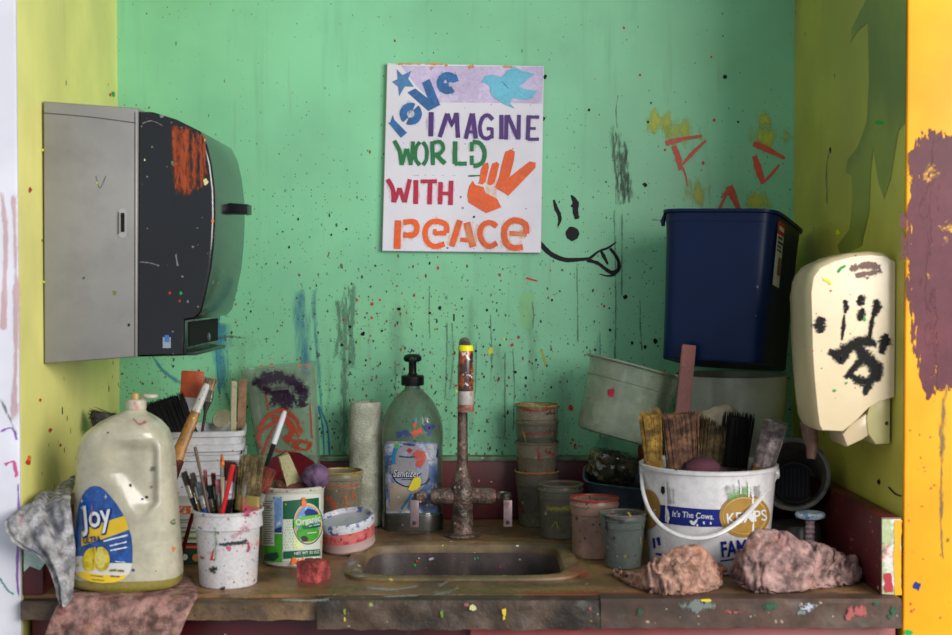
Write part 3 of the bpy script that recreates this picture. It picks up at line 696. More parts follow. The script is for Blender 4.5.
mb.stroke(k4([(148,272),(136,290),(135,322),(148,340)]), 3.8, S2, Mgr, 0.06); mb.stroke(k4([(156,272),(167,290),(167,322),(157,340)]), 3.8, S2, Mgr, 0.06)
L = [([(52,382),(68,412),(70,450)],4.4,1),([(72,450),(88,408)],3.8),([(88,408),(102,450)],3.8),([(103,450),(118,382)],4),([(136,384),(135,455)],4.8),([(150,388),(198,388)],3.8),([(178,388),(176,456)],4.6),([(209,390),(207,456)],4.4),([(240,386),(238,458)],4.8),([(209,424),(238,424)],3.8)]
word(L, 4, Mcr, Hcr, k4)
for a, b in ((180,226),(245,262),(292,306),(345,358),(405,425),(494,592)): mb.stroke(k2([(a,114+(a-180)*0.012),(b,114)]), 1.6, S1, Mgr if a > 480 else Hgr, 0.2)
hand = [k2([(645,183),(668,120),(680,60),(702,-18),(735,-32),(755,-18),(750,30),(725,125),(775,85),(838,36),(872,42),(870,72),(800,145),(720,228)]), k2([(556,150),(566,80),(582,48),(606,42),(610,70),(592,150),(575,165),(548,158)]), k2([(600,160),(615,95),(630,48),(655,38),(668,52),(655,110),(640,158),(620,170)]),
        k2([(500,175),(520,145),(534,168),(580,180),(590,212),(655,245),(680,293),(595,326),(495,265),(490,220)])]
mb.decal(hand, S2, Mor); mb.blob(*k2([(620,200)])[0], 18, 18, S0, Hor, 0.2, 16); mb.stroke(k2([(570,175),(568,310)]), 2, S3, Hcr)
L = [([(102,366),(96,526)],6.6),([(132,378),(190,375),(208,410),(190,446),(132,448)],5.6,1),([(448,366),(402,512)],5.8),([(486,378),(522,515)],6.6),([(450,474),(505,478)],4.4),([(655,400),(615,378),(575,395),(560,440),(578,490),(615,512),(655,492)],5.4,1),
     ([(372,436),(372,395),(335,374),(285,378),(255,420),(262,480),(305,512),(362,498)],5.2,1),([(305,440),(372,436)],4.6),([(308,415),(308,446)],3.4),([(818,440),(815,390),(760,366),(715,385),(695,430),(705,490),(745,520),(800,515)],6.0,1),([(725,438),(822,444)],4.6)]
word(L, 5, Mor, Hor, k2)
ms = mat('orange stain', (205,140,60), 0.5, soft=(0.9, 40, 0.4))
for x, y, rx, ry in k1([(0,0)]) and [(508,38,22,17),(370,30,12,10),(290,45,12,14),(300,22,60,8),(720,38,40,7),(150,22,90,6)]: mb.blob(380+x/5.6, 60+y/5.6, rx/5.6*1.2, ry/5.6*1.2, S3, ms, 0.2, 12)
mb.blob(474,217,1,1.4,S3,M_black,0.3,8); mb.blob(461,197,.9,.9,S3,M_wred,.3,8); mb.blob(463,208,.9,.9,S3,M_wred,.3,8)
part('board', mb, sign)

# ============================================================ PAPER TOWEL DISPENSER (left wall)
M_steel = mat('grey metal', (140,138,136), 0.42, fine=0, var=0.03, metal=0.25, grime=[((116,112,112), 3, 0.45, 0.7, 0.5)], splats=[(40,0.2,0.08,[(110,110,60),(70,70,70),(150,120,90)])], spec=0.4)
M_blk = mat('glossy black plastic', (14,16,21), 0.13, var=0.2, clear=0.3, splats=[(55,0.22,0.14,[(120,120,125),(180,90,60),(70,75,80),(70,120,90)]), (130,0.25,0.15,[(110,110,115),(80,60,60)])])
M_recshade = flat('dark recess', (10,10,12), 0.8)  # shade inside outlet mouth and key slot, put in as black colour
disp = thing('paper_towel_dispenser', 'grey metal and black plastic towel dispenser on the left wall', 'dispenser', at(90,233,2.15))
DM = Matrix.Translation(-disp.location)
def loftY(near, far, yn, yf, m, bev=0.0):
    """near and far outlines in photo points at their own distances"""
    mb = MB(); b = bmesh.new()
    v0 = [b.verts.new(at(x, y, yn[i] if hasattr(yn,'__len__') else yn)) for i, (x, y) in enumerate(near)]
    v1 = [b.verts.new(p) for p in far]
    n = len(near); f0 = b.faces.new(v0); f1 = b.faces.new(v1[::-1])
    for i in range(n): b.faces.new([v0[(i+1)%n], v0[i], v1[i], v1[(i+1)%n]])
    bmesh.ops.recalc_face_normals(b, faces=b.faces)
    if bev: bmesh.ops.bevel(b, geom=[e for e in f0.edges], offset=bev, segments=4, affect='EDGES', profile=0.5)
    return mb.bm(b, m, DM)
cabn = [(43,101),(138,108),(137,357),(44,364)]; cy = [2.015,2.035,2.035,2.015]
P4 = [at(x, y, cy[i]) for i, (x, y) in enumerate(cabn)]
far = [P4[0]+Vector((-0.011,.265,0)), P4[1]+Vector((0,.25,0)), P4[2]+Vector((0,.25,0)), P4[3]+Vector((-0.011,.265,0))]
mb = loftY(cabn, far, cy, None, M_steel, 0.003)
DS = plane_map(P4[0], (P4[1]-P4[0]).cross(P4[3]-P4[0])*1.0 if ((P4[1]-P4[0]).cross(P4[3]-P4[0])).y < 0 else (P4[1]-P4[0]).cross(P4[3]-P4[0])*-1.0, 0.0006); DSl = lambda a, b: DM @ DS(a, b)
Mseam = flat('grey seam', (72,70,72), 0.5)
mb.stroke([(44,113),(90,117),(136,123)], 0.9, DSl, Mseam); mb.stroke([(135,112),(135,356)], 0.8, DSl, Mseam)
mb.stroke([(96,176),(100,188),(106,176)], 0.6, DSl, Mseam, 0.3)
for x, y, m in [(97,183,M_softyel),(43,150,M_wyel),(129,325,M_black),(44,282,M_wyel),(84,278,Mseam)]: mb.blob(x, y, 1.2, 1.4, DSl, m, 0.4, 8)
part('metal_cabinet', mb, disp, 'grey metal side and back box')
mb = MB()
DSo = lambda o: (lambda a, b: DM @ (DS(a, b) + Vector((0,-o,0))))
mb.stroke([(122.6,212),(122.6,234)], 9, DSo(0.0002), flat('slot bezel', (150,148,148), 0.35)); mb.blob(122.6,212,4.5,4,DSo(0.0002),flat('slot bezel', (150,148,148)),0,12); mb.blob(122.6,234,4.5,4,DSo(0.0002),flat('slot bezel', (150,148,148)),0,12)
mb.stroke([(123,213),(123,232)], 3.6, DSo(0.0012), M_recshade); mb.stroke([(119,212),(119,234)], 1, DSo(0.0016), Mseam)
part('lock_slot', mb, disp, 'oblong key slot')
near = [(139,111),(152,111.5),(176,119),(200,131),(207,145),(211.5,165),(214.5,190),(215,215),(213.5,245),(211,268),(206,292),(201,312),(195,319),(184.5,320.5),(184.5,338),(183.2,356),(136.5,357)]
def farp(pts, yn, dy, dz=0.0, dx=0.0): return [at(x, y, yn) + Vector((dx if x > 150 else 0, dy, dz if y < 200 else 0)) for x, y in pts]
mb = loftY(near, farp(near, 2.037, 0.262), 2.037, None, M_blk, 0.006)
DC = plane_map((0,2.037,0), (0,-1,0), 0.0008); DCl = lambda a, b: DM @ DC(a, b); DC2 = lambda a, b: DM @ (DC(a, b)+Vector((0,-.0006,0)))
Moc = mat('orange brushed paint', (158,72,40), 0.5, spec=0.25, soft=(0.92, 90.0, 0.9), grime=[((150,66,40), 30, 0.5, 0.7, 0.6)])
for x0, x1, y1, w in [(174,177,192,7),(180,181,194,9),(186,188,196,9),(193,196,192,8),(199,203,190,6),(184,184,196,14),(203,206,176,4)]: mb.stroke([(x0+1,124+(x0-174)*0.35),((x0+x1)/2,158),(x1,y1)], w*1.35, DCl, Moc, 0.12)
mb.stroke([(172,165),(179,166),(176,190)], 5, DCl, Moc, 0.2)
Msc = mat('chalky scuff', (150,152,156), 0.5, soft=(0.6, 90.0, 0.5))
mb.stroke([(142,124),(152,121),(163,126)], 1.2, DC2, Msc, 0.3); mb.stroke([(140,262),(150,263),(160,266)], 1.6, DC2, Msc, 0.3); mb.stroke([(176,254),(178,266)], 2.2, DC2, Msc, 0.3)
for x, y, r, m in [(206,182,2.4,fcream),(213,221,1.3,flat('orange dab paint',(225,110,50))),(213,237,1.6,Msc),(170,293,1.2,M_wred),(181,293,1.4,M_wgreen),(180,301,1.0,M_wred),(145,160,.9,fcream),(205,140,.8,fcream)]: mb.blob(x, y, r, r*1.3, DC2, m, 0.3, 9)
part('cover', mb, disp, 'glossy black cover with an orange paint patch')
mb = MB(); mb.decal([[(163,337),(171,337),(171,348),(163,348)]], DC2, flat('pale sticker', (140,150,165))); mb.decal([[(165,335),(169,335),(170,342),(165,342)]], lambda a,b: DM @ (DC(a,b)+Vector((0,-.001,0))), flat('sticker blue', (60,110,180)))
part('sticker', mb, disp, 'small blue and grey sticker')
# outlet housing below the cover; a black slab paints its mouth's shade
xo = at(184.5,345,2.037).x; z0 = at(183,356,2.037).z; z1 = at(188,321,2.037).z
mb = MB(); mb.box((xo-0.10, 2.045, z0+0.002), (xo+0.001, 2.295, z1+0.01), M_blk, 0.002, M=DM)
mb.box((xo+0.0008, 2.06, z0+0.014), (xo+0.0034, 2.285, z1-0.002), M_recshade, M=DM)
mb.box((xo-0.002, 2.05, z0), (xo+0.014, 2.296, z0+0.006), flat('dark green plastic', (38,50,48), 0.3), 0.001, M=DM)
mb.lathe([(0.007,0),(0.007,0.002),(0.005,0.003)], flat('silver screw',(130,130,140),0.3,metal=0.8), 16, M=DM@Matrix.Translation((xo+0.0034,2.20,(z0+z1)/2-0.004))@Matrix.Rotation(pi/2,4,'Y'))
part('outlet', mb, disp, 'black paper outlet')
xl = at(226,208,2.17).x
zc = at(240,208,2.17).z
mb = MB(); mb.prism([(-0.012,-0.009),(-0.012,0.009),(0.030,0.006),(0.030,-0.010)], -0.022, 0.022, flat('black lever plastic', (16,16,18), 0.3), 0.002, M=Matrix.Translation((xl-disp.location.x+0.006, 2.185-disp.location.y, zc-disp.location.z)))
part('lever', mb, disp)

# ============================================================ SOAP DISPENSER (right wall)
M_cream = mat('cream plastic', (206,186,150), 0.25, fine=0, var=0.03, clear=0.25, splats=[(70,0.22,0.12,[(60,60,60),(150,60,90),(60,120,130),(180,150,110)]), (140,0.24,0.1,[(90,80,70),(160,90,70)])], grime=[((205,184,140), 9, 0.55, 0.8, 0.5)])
soap = thing('soap_dispenser', 'cream plastic soap dispenser with a black handprint on the right wall', 'dispenser', (0.55, 2.03, at(850,340,2.0).z))
SOM = Matrix.Translation(-soap.location)
mb = MB()
nearp = [(893,262),(885,252.5),(870,251),(850,253),(832,257.5),(818,264),(811,273),(808.5,288),(809.5,320),(810,350),(812,380),(815,410),(817,425),(820,431),(841,431),(856,419),(868,407),(879,401),(894,397)]
yn0 = 1.935
Pn = [at(x, y, yn0) for x, y in nearp]
def slice_(dy, shrink, zsh):
    out = []
    for i, p in enumerate(Pn):
        q = p.copy(); q.y = yn0 + dy
        wx = XR0 + (YB-q.y)/(YB-YF)*(XR1-XR0) - 0.0015
        if i in (0,18): q.x = wx
        else:
            q.x = wx - (wx - q.x)*shrink
        q.z += (-zsh if i < 9 else zsh*0.25) if 1 <= i <= 13 else 0
        out.append(q)
    return out
sl = [slice_(0.0,0.965,.006), slice_(0.004,0.985,.002), slice_(0.012,1.0,0.0), slice_(0.03,1.0,0), slice_(0.06,1.01,0.0), slice_(0.10,1.0,0.004), slice_(0.13,0.97,.014), slice_(0.145,0.90,.03), slice_(0.152,0.80,.045)]
mb.rings(sl, M_cream, True, True, SOM)
SP = plane_map((0,yn0,0), (0,-1,0), 0.0008); SPl = lambda a, b: SOM @ SP(a, b); SP2 = lambda a, b: SOM @ (SP(a, b)+Vector((0,-.0006,0)))
s6 = crop(770, 240, 3.02)
Mhand = mat('black handprint paint', (7,7,8), 0.6, spec=0.2, soft=(1.0, 200.0, 0.2))
for pts, w in [([(225,180),(230,200),(226,222)],5.5),([(224,225),(222,260),(216,305)],3.6),([(268,168),(275,180),(268,200)],8),([(282,205),(275,225),(268,245)],7),([(320,178),(322,205),(312,230)],8.5),([(313,225),(305,260),(300,302)],5),
               ([(158,232),(150,258),(155,282)],11),([(352,282),(345,310),(335,345)],10),([(175,335),(200,345),(225,335),(262,312),(290,305),(325,318)],9),([(200,345),(215,365),(245,330)],7),([(262,315),(285,350),(310,375),(322,400),(318,430)],12),
               ([(265,330),(275,360),(255,385),(225,420)],7),([(325,395),(300,430),(285,465)],8),([(240,405),(270,425),(300,425)],9),([(300,360),(320,380),(325,420)],10)]:
    mb.stroke(s6(pts), [w*1.35*(0.45 if i in (0,len(pts)-1) else 1.1) for i in range(len(pts))], SPl, Mhand, 0.25)
Mbrn = mat('brown smeared paint', (98,58,42), 0.45, soft=(0.95, 60.0, 0.3))
for pts, w in [([(238,92),(280,78),(335,84)],6),([(255,108),(300,100),(338,92)],5),([(262,80),(290,72),(325,74)],4),([(290,112),(296,118)],3)]: mb.stroke(s6(pts), w*1.4, SPl, Mbrn, 0.2)
mb.stroke(s6([(160,118),(178,126),(184,136)]), 2.4, SP2, M_wyel, 0.2); mb.stroke(s6([(205,98),(214,86),(228,78)]), 2.4, SP2, M_wgreen, 0.2)
for x, y, r, m in [(183,154,1,M_wred),(195,455,1.4,M_wgreen),(285,240,2,M_wgreen),(288,465,1.8,M_black),(230,432,1.2,M_wgreen),(128,335,1,M_wred)]: a, b = s6([(x,y)])[0]; mb.blob(a, b, r, r, SP2, m, 0.3, 9)
part('housing', mb, soap)
mb = MB(); yb = 1.945
Pb = [at(x, y, yb) for x, y in [(893,388),(872,396),(866,418),(868,434),(876,445),(886,449),(894,444)]]
mb.prism([(p.x, p.z) for p in Pb[1:-2]] + [(XR0+0.0025, Pb[-1].z), (XR0+0.0025, Pb[0].z)], 1.945, 2.07, mat('ivory plastic', (212,200,140), 0.3, splats=[(70,0.25,0.2,[(60,60,60),(190,90,60)])]), 0.004, M=SOM)
part('back_plate', mb, soap, 'yellowed lower back plate')
mb = MB(); Pl = [at(x, y, 1.95) for x, y in [(842,434),(850,424),(866,413),(880,419),(877,430),(862,440),(847,447)]]
mb.prism([(p.x, p.z) for p in Pl], 1.948, 2.04, M_cream, 0.004, M=SOM); part('push_lever', mb, soap, 'cream lever tongue')
mb = MB(); a = at(806,428,2.05)
mb.tube([a+Vector((0.004,0,0.012)), a+Vector((0.006,0,-0.006)), a+Vector((0.008,-.005,-0.03)), a+Vector((0.006,-.008,-0.047))], [0.014,0.013,0.009,0.007], mat('rusty spout', (92,62,52), 0.6, grime=[((150,120,110),30,.5,.7,.6)]), 14, M=SOM)
part('spout', mb, soap, 'rust-brown dripping spout')
mb = MB(); b_ = at(807,298,2.0); mb.box((b_.x-.004, 1.985, b_.z-.010), (b_.x+.006, 2.02, b_.z+.010), flat('dark catch', (60,64,66), 0.4), 0.002, M=SOM); part('catch', mb, soap)
# ============================================================ CONTAINERS
def base_at(px, py, rpx, asp=1.0):
    """centre (world) and radius of a round base whose near edge stands on the counter at (px, py) and is 2*rpx wide"""
    near = on(px, py); Y = near.y
    for _ in range(6):
        r = rpx*Y/F; Y = near.y + r*asp
    return Vector(((px-476.0)/F*Y, Y, CZ)), rpx*Y/F
def zof(py, Y): return at(476, py, Y).z - CZ
def rim_r(rpx, Y): return rpx*Y/F
def shell(prof, w=0.0015, bottom=0.003):
    """closed wall: outer profile [(r, z)...] from base to rim, then down the inside"""
    inner = [(r - w, max(z, bottom)) for r, z in prof[::-1]]
    return [(0.0008, 0.0)] + prof + inner + [(0.0008, bottom)]
def rfun(prof):
    zs = sorted(prof, key=lambda q: q[1])
    def f(z):
        if z <= zs[0][1]: return zs[0][0]
        for (r0, z0), (r1, z1) in zip(zs, zs[1:]):
            if z <= z1: return r0 + (r1-r0)*((z-z0)/(z1-z0) if z1 > z0 else 0)
        return zs[-1][0]
    return f
SPL = [(70,0.26,0.30,[(150,50,45),(170,160,80),(45,65,110),(185,185,180),(170,90,50),(130,40,60),(60,110,100),(70,50,80),(50,90,60)]), (46,0.26,0.22,[(130,60,54),(150,140,90),(60,70,90),(60,56,52),(165,160,150)]), (170,0.34,0.5,[(60,56,50),(120,60,55),(60,70,90),(90,100,80),(160,150,130)]), (140,0.28,0.25,[(90,80,70),(150,60,60),(60,80,110),(70,100,70)])]
def grimy(name, base, alpha=1.0, rough=0.4, heavy=0.6, extra=(), col=(90,84,76), **k):
    return mat(name, base, rough, alpha=alpha, var=0.1, grime=[(col, 18, 0.48, 0.72, heavy)] + list(extra), splats=SPL, **k)
stars = {}

# ---- brushes -----------------------------------------------------------
M_ferr = mat('brushed ferrule metal', (165,160,150), 0.3, metal=0.85, var=0.12, grime=[((90,80,70), 60, 0.5, 0.7, 0.6)])
M_brassf = mat('brass ferrule', (190,150,80), 0.32, metal=0.8, var=0.1, grime=[((90,70,50), 60, 0.5, 0.7, 0.6)])
def bristle(name, c, c2=None): return mat(name, c, 0.75, var=0.25, vscale=60, grime=[(c2 or tuple(v*0.55 for v in c), 90, 0.45, 0.65, 0.8)], spec=0.2)
def bristles(mb, w, t, z0, z1, m, flare=1.15, n=120, jag=0.12, slant=0.0, seed=1, core=True):
    rnd = random.Random(seed)
    if core:
        k = 0.93
        rs = []
        for i in range(6):
            u = i/5.0; s_ = (1+(flare-1)*u)*k*(1-0.25*u*u); z = z0 + (z1-z0)*u*(1-jag)
            rs.append([(w/2*s_*math.copysign(abs(cos(a))**0.6, cos(a)), t/2*s_*math.copysign(abs(sin(a))**0.6, sin(a)), z + slant*w/2*cos(a)*u) for a in [2*pi*j/16 for j in range(16)]])
        mb.rings(rs, m)
    vs, fs = [], []
    for i in range(n):
        a = rnd.uniform(-1, 1); b = rnd.uniform(-1, 1)
        x0, y0 = a*w/2*0.96, b*t/2*0.95
        fl = flare + rnd.uniform(-.08, .12)
        x1, y1 = x0*fl + rnd.uniform(-1,1)*w*0.03, y0*fl + rnd.uniform(-1,1)*t*0.06
        zt = z1 + slant*x1 - rnd.uniform(0, jag)*(z1-z0) - abs(b)*0.04*(z1-z0)
        r = max(0.0006, w*0.014)*rnd.uniform(0.7, 1.3); bx, by = (x1-x0)*0.15*rnd.uniform(-1,1), 0
        o = len(vs)
        for (x, y, z, q) in ((x0, y0, z0, r), ((x0+x1)/2+bx, (y0+y1)/2, (z0+zt)/2, r*0.95), (x1, y1, zt, r*0.45)):
            for j in range(3): vs.append((x+q*cos(2.1*j), y+q*sin(2.1*j), z))
        for k in (0, 3):
            for j in range(3): fs.append([o+k+j, o+k+(j+1)%3, o+k+3+(j+1)%3, o+k+3+j])
        fs.append([o+6, o+7, o+8])
    mb.add(vs, fs, m)
def frame_rot(d, face=(0,-1,0)):
    """rotation with +Z along d and the broad side towards 'face'"""
    z = Vector(d).normalized(); y = -Vector(face); y = (y - z*y.dot(z)).normalized(); x = y.cross(z)
    return Matrix((x, y, z)).transposed().to_quaternion()
BR = 0
def brush(base, tip, w, t, hair, ferr, m_b, m_f, m_h, label, name='paint_brush', group=None, flare=1.15, slant=0.0, n=90, round_=False, hw=None, face=(0,-1,0), jag=0.12, cat='brush', hl=None):
    """flat or round brush from the handle end 'base' to the bristle tip 'tip' (world points)"""
    global BR; BR += 1
    base, tip = Vector(base), Vector(tip); L = (tip-base).length
    o = thing(name, label, cat, base, frame_rot(tip-base, face), group)
    zf = L - hair; z0 = zf - ferr; hw = hw or (w*0.42 if not round_ else w*0.8)
    mb = MB()
    prof = [(0, .35), (.02, .5), (.3, .62), (.6, .55), (.82, .6), (.93, .85 if not round_ else .9), (1.0, 1.0)]
    rs = []
    for u, k in prof:
        ww = hw*k/0.85*0.5 if u < .9 else (w*0.5*(0.55 + 4.0*(u-.9)) if not round_ else w*0.5*0.9); tt = min(t*0.55, max(hw*0.33, t*0.3)) if not round_ else hw*0.45
        if round_: ww = w*0.5*k; tt = w*0.5*k
        rs.append([(ww*cos(a), tt*sin(a), z0*u) for a in [2*pi*j/16 for j in range(16)]])
    mb.rings(rs, m_h); part('handle', mb, o)
    mb = MB(); rs = []
    e = 0.35 if not round_ else 1.0
    for u, k in ((0, .96), (.04, 1.0), (.12, 1.02), (.16, 1.0), (.3, 1.0), (.34, 1.03), (.4, 1.0), (.92, .98), (1.0, 1.0)):
        rs.append([(w*0.5*k*math.copysign(abs(cos(a))**e, cos(a)), (t if not round_ else w)*0.5*k*math.copysign(abs(sin(a))**e, sin(a)), z0 - 0.002 + (ferr+0.002)*u) for a in [2*pi*j/24 for j in range(24)]])
    mb.rings(rs, m_f); part('ferrule', mb, o)
    mb = MB(); bristles(mb, w*0.96, (t if not round_ else w)*0.9, zf-0.002, L, m_b, flare, n, jag, slant, BR)
    part('bristles', mb, o)
    return o
def stick(base, tip, w, t, m, label, name='wooden_stick', cat='stick', bev=0.001, taper=1.0, face=(0,-1,0)):
    base, tip = Vector(base), Vector(tip); L = (tip-base).length
    mb = MB(); b = bmesh.new(); bmesh.ops.create_cube(b, size=1)
    for v in b.verts:
        k = taper if v.co.z > 0 else 1.0; v.co = Vector((v.co.x*w*k, v.co.y*t*k, (v.co.z+0.5)*L))
    bmesh.ops.bevel(b, geom=list(b.edges), offset=bev, segments=2, affect='EDGES'); mb.bm(b, m)
    o = mb.build(name, None, base); o.rotation_mode = 'QUATERNION'; o.rotation_quaternion = frame_rot(tip-base, face)
    return props(o, label, cat)

# ---- white brush cup ---------------------------------------------------
c, rb = base_at(227, 590, 28.5); Y = c.y; rt = rim_r(34.5, Y); H = zof(508, Y)
prof = [(rb-.002,0.0),(rb,.002),(rb+(rt-rb)*.75-.002, H*.765),(rb+(rt-rb)*.75+.0025, H*.775),(rt-.0015,H*.96),(rt+.0015,H*.965),(rt+.0018,H-.001),(rt,H)]
M_cup = mat('white paint-marked plastic', (200,197,198), 0.35, var=0.03, grime=[((150,140,135), 22, 0.58, 0.72, 0.6), ((225,170,180), 16, 0.62, 0.72, 0.5)],
    splats=[(60,0.30,0.28,[(190,80,110),(205,130,140),(90,80,90),(190,180,130),(110,140,150)]), (170,0.36,0.5,[(150,120,125),(190,130,140),(120,120,130),(190,180,150)]), (130,0.3,0.25,[(120,110,105),(210,90,110),(120,150,90),(60,60,80),(230,150,70)])])
cup = thing('brush_cup', 'white ribbed plastic tub splashed pink and full of thin brushes', 'cup', c)
mb = MB(); pr = shell(prof); mb.lathe(pr, M_cup, 64, caps=False, jit=lambda x, y, z: -0.012*abs(sin(6*atan2(y, x)))*(1 if 0.004 < z < H*.76 else 0))
mp = cone_map(c, rfun(prof), 0.0008); mp2 = cone_map(c, rfun(prof), 0.0014)
k3 = crop(170, 460, 4.535)
Mcrs = mat('crimson smear', (170,40,82), 0.45, soft=(0.85, 150, 0.7)); Mdks = mat('dark smear', (36,35,37), 0.5, soft=(0.9, 150, 0.6)); Mpks = mat('pink smear', (210,120,145), 0.5, soft=(0.5, 150, 1.0)); Mbls = mat('blue smear', (60,90,150), 0.5, soft=(0.8,150,0.7)); Mgns = mat('green smear', (90,130,80), 0.5, soft=(0.6,150,0.8))
for pts, w, m in [([(330,215),(350,222),(345,260)],8,Mcrs),([(365,215),(400,222)],4,Mcrs),([(310,330),(345,305),(355,330)],8,Mpks),([(350,370),(358,395),(352,420)],3.4,Mcrs),([(220,385),(270,380),(330,375),(352,360)],3.6,Mdks),([(290,380),(335,372)],4,Mdks),([(180,505),(200,495),(215,490)],4,Mdks),([(192,480),(205,520)],3,Mdks),
                  ([(205,300),(208,380),(205,460)],2.4,Mgns),([(135,440),(155,445)],3,Mcrs),([(228,580),(250,585)],4,Mdks),([(125,305),(145,312)],2,Mbls),([(148,245),(152,255)],2.4,Mbls),([(280,360),(300,340),(330,330)],6,Mpks),([(185,410),(190,440)],5,Mpks)]:
    mb.stroke(k3(pts), w*1.5, mp2, m, 0.25)
part('tub', mb, cup)
CUPC = c.copy(); CUPH = H; CUPR = rt

# ---- green yoghurt tub -------------------------------------------------
c, rb = base_at(292, 568, 29.0); Y = c.y; rt = rim_r(31.5, Y); H = zof(484, Y)
prof = [(rb-.003,0.0),(rb,.003),(rb+(rt-rb)*.8, H*.80),(rt-.001,H*.84),(rt,H*.955),(rt+.002,H*.96),(rt+.0022,H-.001),(rt,H)]
M_yog = mat('off-white tub plastic', (196,193,178), 0.35, var=0.04, grime=[((150,130,120), 20, 0.56, 0.72, 0.6)], splats=SPL)
yog = thing('yogurt_tub', 'white and green organic yogurt tub holding sponges', 'tub', c)
mb = MB(); mb.lathe(shell(prof), M_yog, 64, caps=False); part('tub', mb, yog)
q1 = cone_map(c, rfun(prof), 0.0006); q2 = cone_map(c, rfun(prof), 0.0010); q3 = cone_map(c, rfun(prof), 0.0014); q4 = cone_map(c, rfun(prof), 0.0018)
k8 = crop(255, 480, 6.68); K = lambda *p: k8(list(p))
gD = mat('label deep green', (18,88,62), 0.35, var=0.05, splats=[(140,0.25,0.1,[(190,190,180),(200,120,60)])]); gL = mat('label leaf green', (104,186,60), 0.35, var=0.08); gM = mat('label grass green', (70,160,50), 0.35, grime=[((40,120,50), 60, .5, .7, .6)]); lW = mat('label white', (200,203,194), 0.35, var=0.03); lB = mat('label sky blue', (110,150,205), 0.35, grime=[((200,215,230), 50, .5, .7, .8)]); lN = flat('label navy', (40,60,120), 0.35); lO = flat('label orange ring', (230,160,60), 0.35); lY = mat('label pale yellow', (214,214,150), 0.35); lT = flat('label small print', (90,92,90), 0.4)
mb = MB()
mb.decal([K((66,100),(440,95),(432,535),(45,548))], q1, lW, 2.5)
mb.decal([K((120,112),(180,112),(180,350),(120,350))], q2, lB, 2.5); mb.decal([K((125,330),(180,310),(180,352),(125,352))], q3, lN, 2.5)
mb.decal([K((52,358),(182,360),(182,548),(48,542))], q2, gM, 2.5); mb.decal([K((60,500),(90,490),(150,480),(160,515),(130,540),(60,535))], q3, mat('label hedge', (22,70,50), 0.4, grime=[((60,130,60),60,.5,.7,.7)]), 2.5)
mb.decal([K((52,130),(128,132),(130,440),(42,436))], q3, flat('label grey panel', (190,192,188), 0.4), 2.5)
for i in range(19):
    y = 142 + i*15.5; mb.stroke(K((56,y),(122-(i*7)%18,y+1)), 0.75, q4, lT)
mb.decal([K((187,142),(428,118),(428,262),(187,262))], q2, gD, 2.5)
mb.decal([K((187,265),(300,265),(300,470),(187,472))], q2, lW, 2.5)
for i in range(6):
    for j in range(10): x = 197+i*18+(j % 2)*8; mb.blob(255+x/6.68, 480+(276+j*19.5)/6.68, 0.62, 0.72, q3, gL, 0.1, 7)
def oval(cx, cy, rx, ry, m, mpf, n=36, a0=0, a1=2*pi): mb.decal([[(255+(cx+rx*cos(a0+(a1-a0)*i/n))/6.68, 480+(cy+ry*sin(a0+(a1-a0)*i/n))/6.68) for i in range(n)]], mpf, m, 2.5)
oval(352,290,112,152,lW,q2); oval(354,290,102,142,gD,q3); oval(354,290,95,134,lW,lambda a,b:q3(a,b)*1.0006); 
q5 = cone_map(c, rfun(prof), 0.0022); q6 = cone_map(c, rfun(prof), 0.0026); q7 = cone_map(c, rfun(prof), 0.0030)
oval(356,290,90,128,lO,q5); oval(356,292,82,119,lB,q6); oval(356,350,74,62,gM,q7)
mb.decal([K((330,215),(350,190),(395,200),(420,215),(425,240),(340,240))], q7, lN, 2.5)
q8 = cone_map(c, rfun(prof), 0.0034); q9 = cone_map(c, rfun(prof), 0.0040)
mb.decal([K((258,268),(300,252),(350,240),(442,228),(442,275),(350,290),(300,300),(262,318))], q8, gL, 2.5)
mb.text('Organic', 255+274/6.68, 480+306/6.68, 8.6, q9, lW, rot=-0.20, bold=0.03, sx=0.92, step=1.5)
mb.decal([K((315,310),(370,296),(440,288),(440,312),(370,325),(325,330))], q9, gD, 2.5)
for a, b in (((330,318),(380,306)),((390,305),(432,298)),((350,358),(410,350))): mb.stroke(K(a,b), 0.8, lambda x,y: q9(x,y)*1.008, lW)
mb.decal([K((305,380),(330,370),(355,385),(352,410),(320,412))], q8, flat('label shrub', (50,60,50), 0.4), 2.5)
mb.decal([K((262,330),(285,400),(330,450),(262,462))], q3, lY, 2.5)
mb.decal([K((190,478),(435,462),(435,506),(190,528))], q5, gD, 2.5)
mb.text('NET WT 32 OZ', 255+262/6.68, 480+500/6.68, 3.9, q7, lW, rot=-0.07, bold=0.02, sx=0.95, step=1.5)
for pts, w, m in [([(325,115),(328,145),(332,175)],3.2,'orange smear'),([(245,540),(280,545),(330,535)],5.5,'orange smear'),([(85,175),(95,185)],3,'crimson smear'),([(105,68),(120,80)],3,'crimson smear'),([(160,75),(200,70),(300,62)],1.4,'pink smear')]:
    mb.stroke(k8(pts), w*1.6, q7, {'orange smear': mat('orange smear', (226,110,40), 0.45, soft=(1.0,60,0.25)), 'crimson smear': Mcrs, 'pink smear': Mpks}[m], 0.25)
part('label', mb, yog, 'green and white printed yogurt label')
YOGC = c.copy(); YOGH = H; YOGR = rt

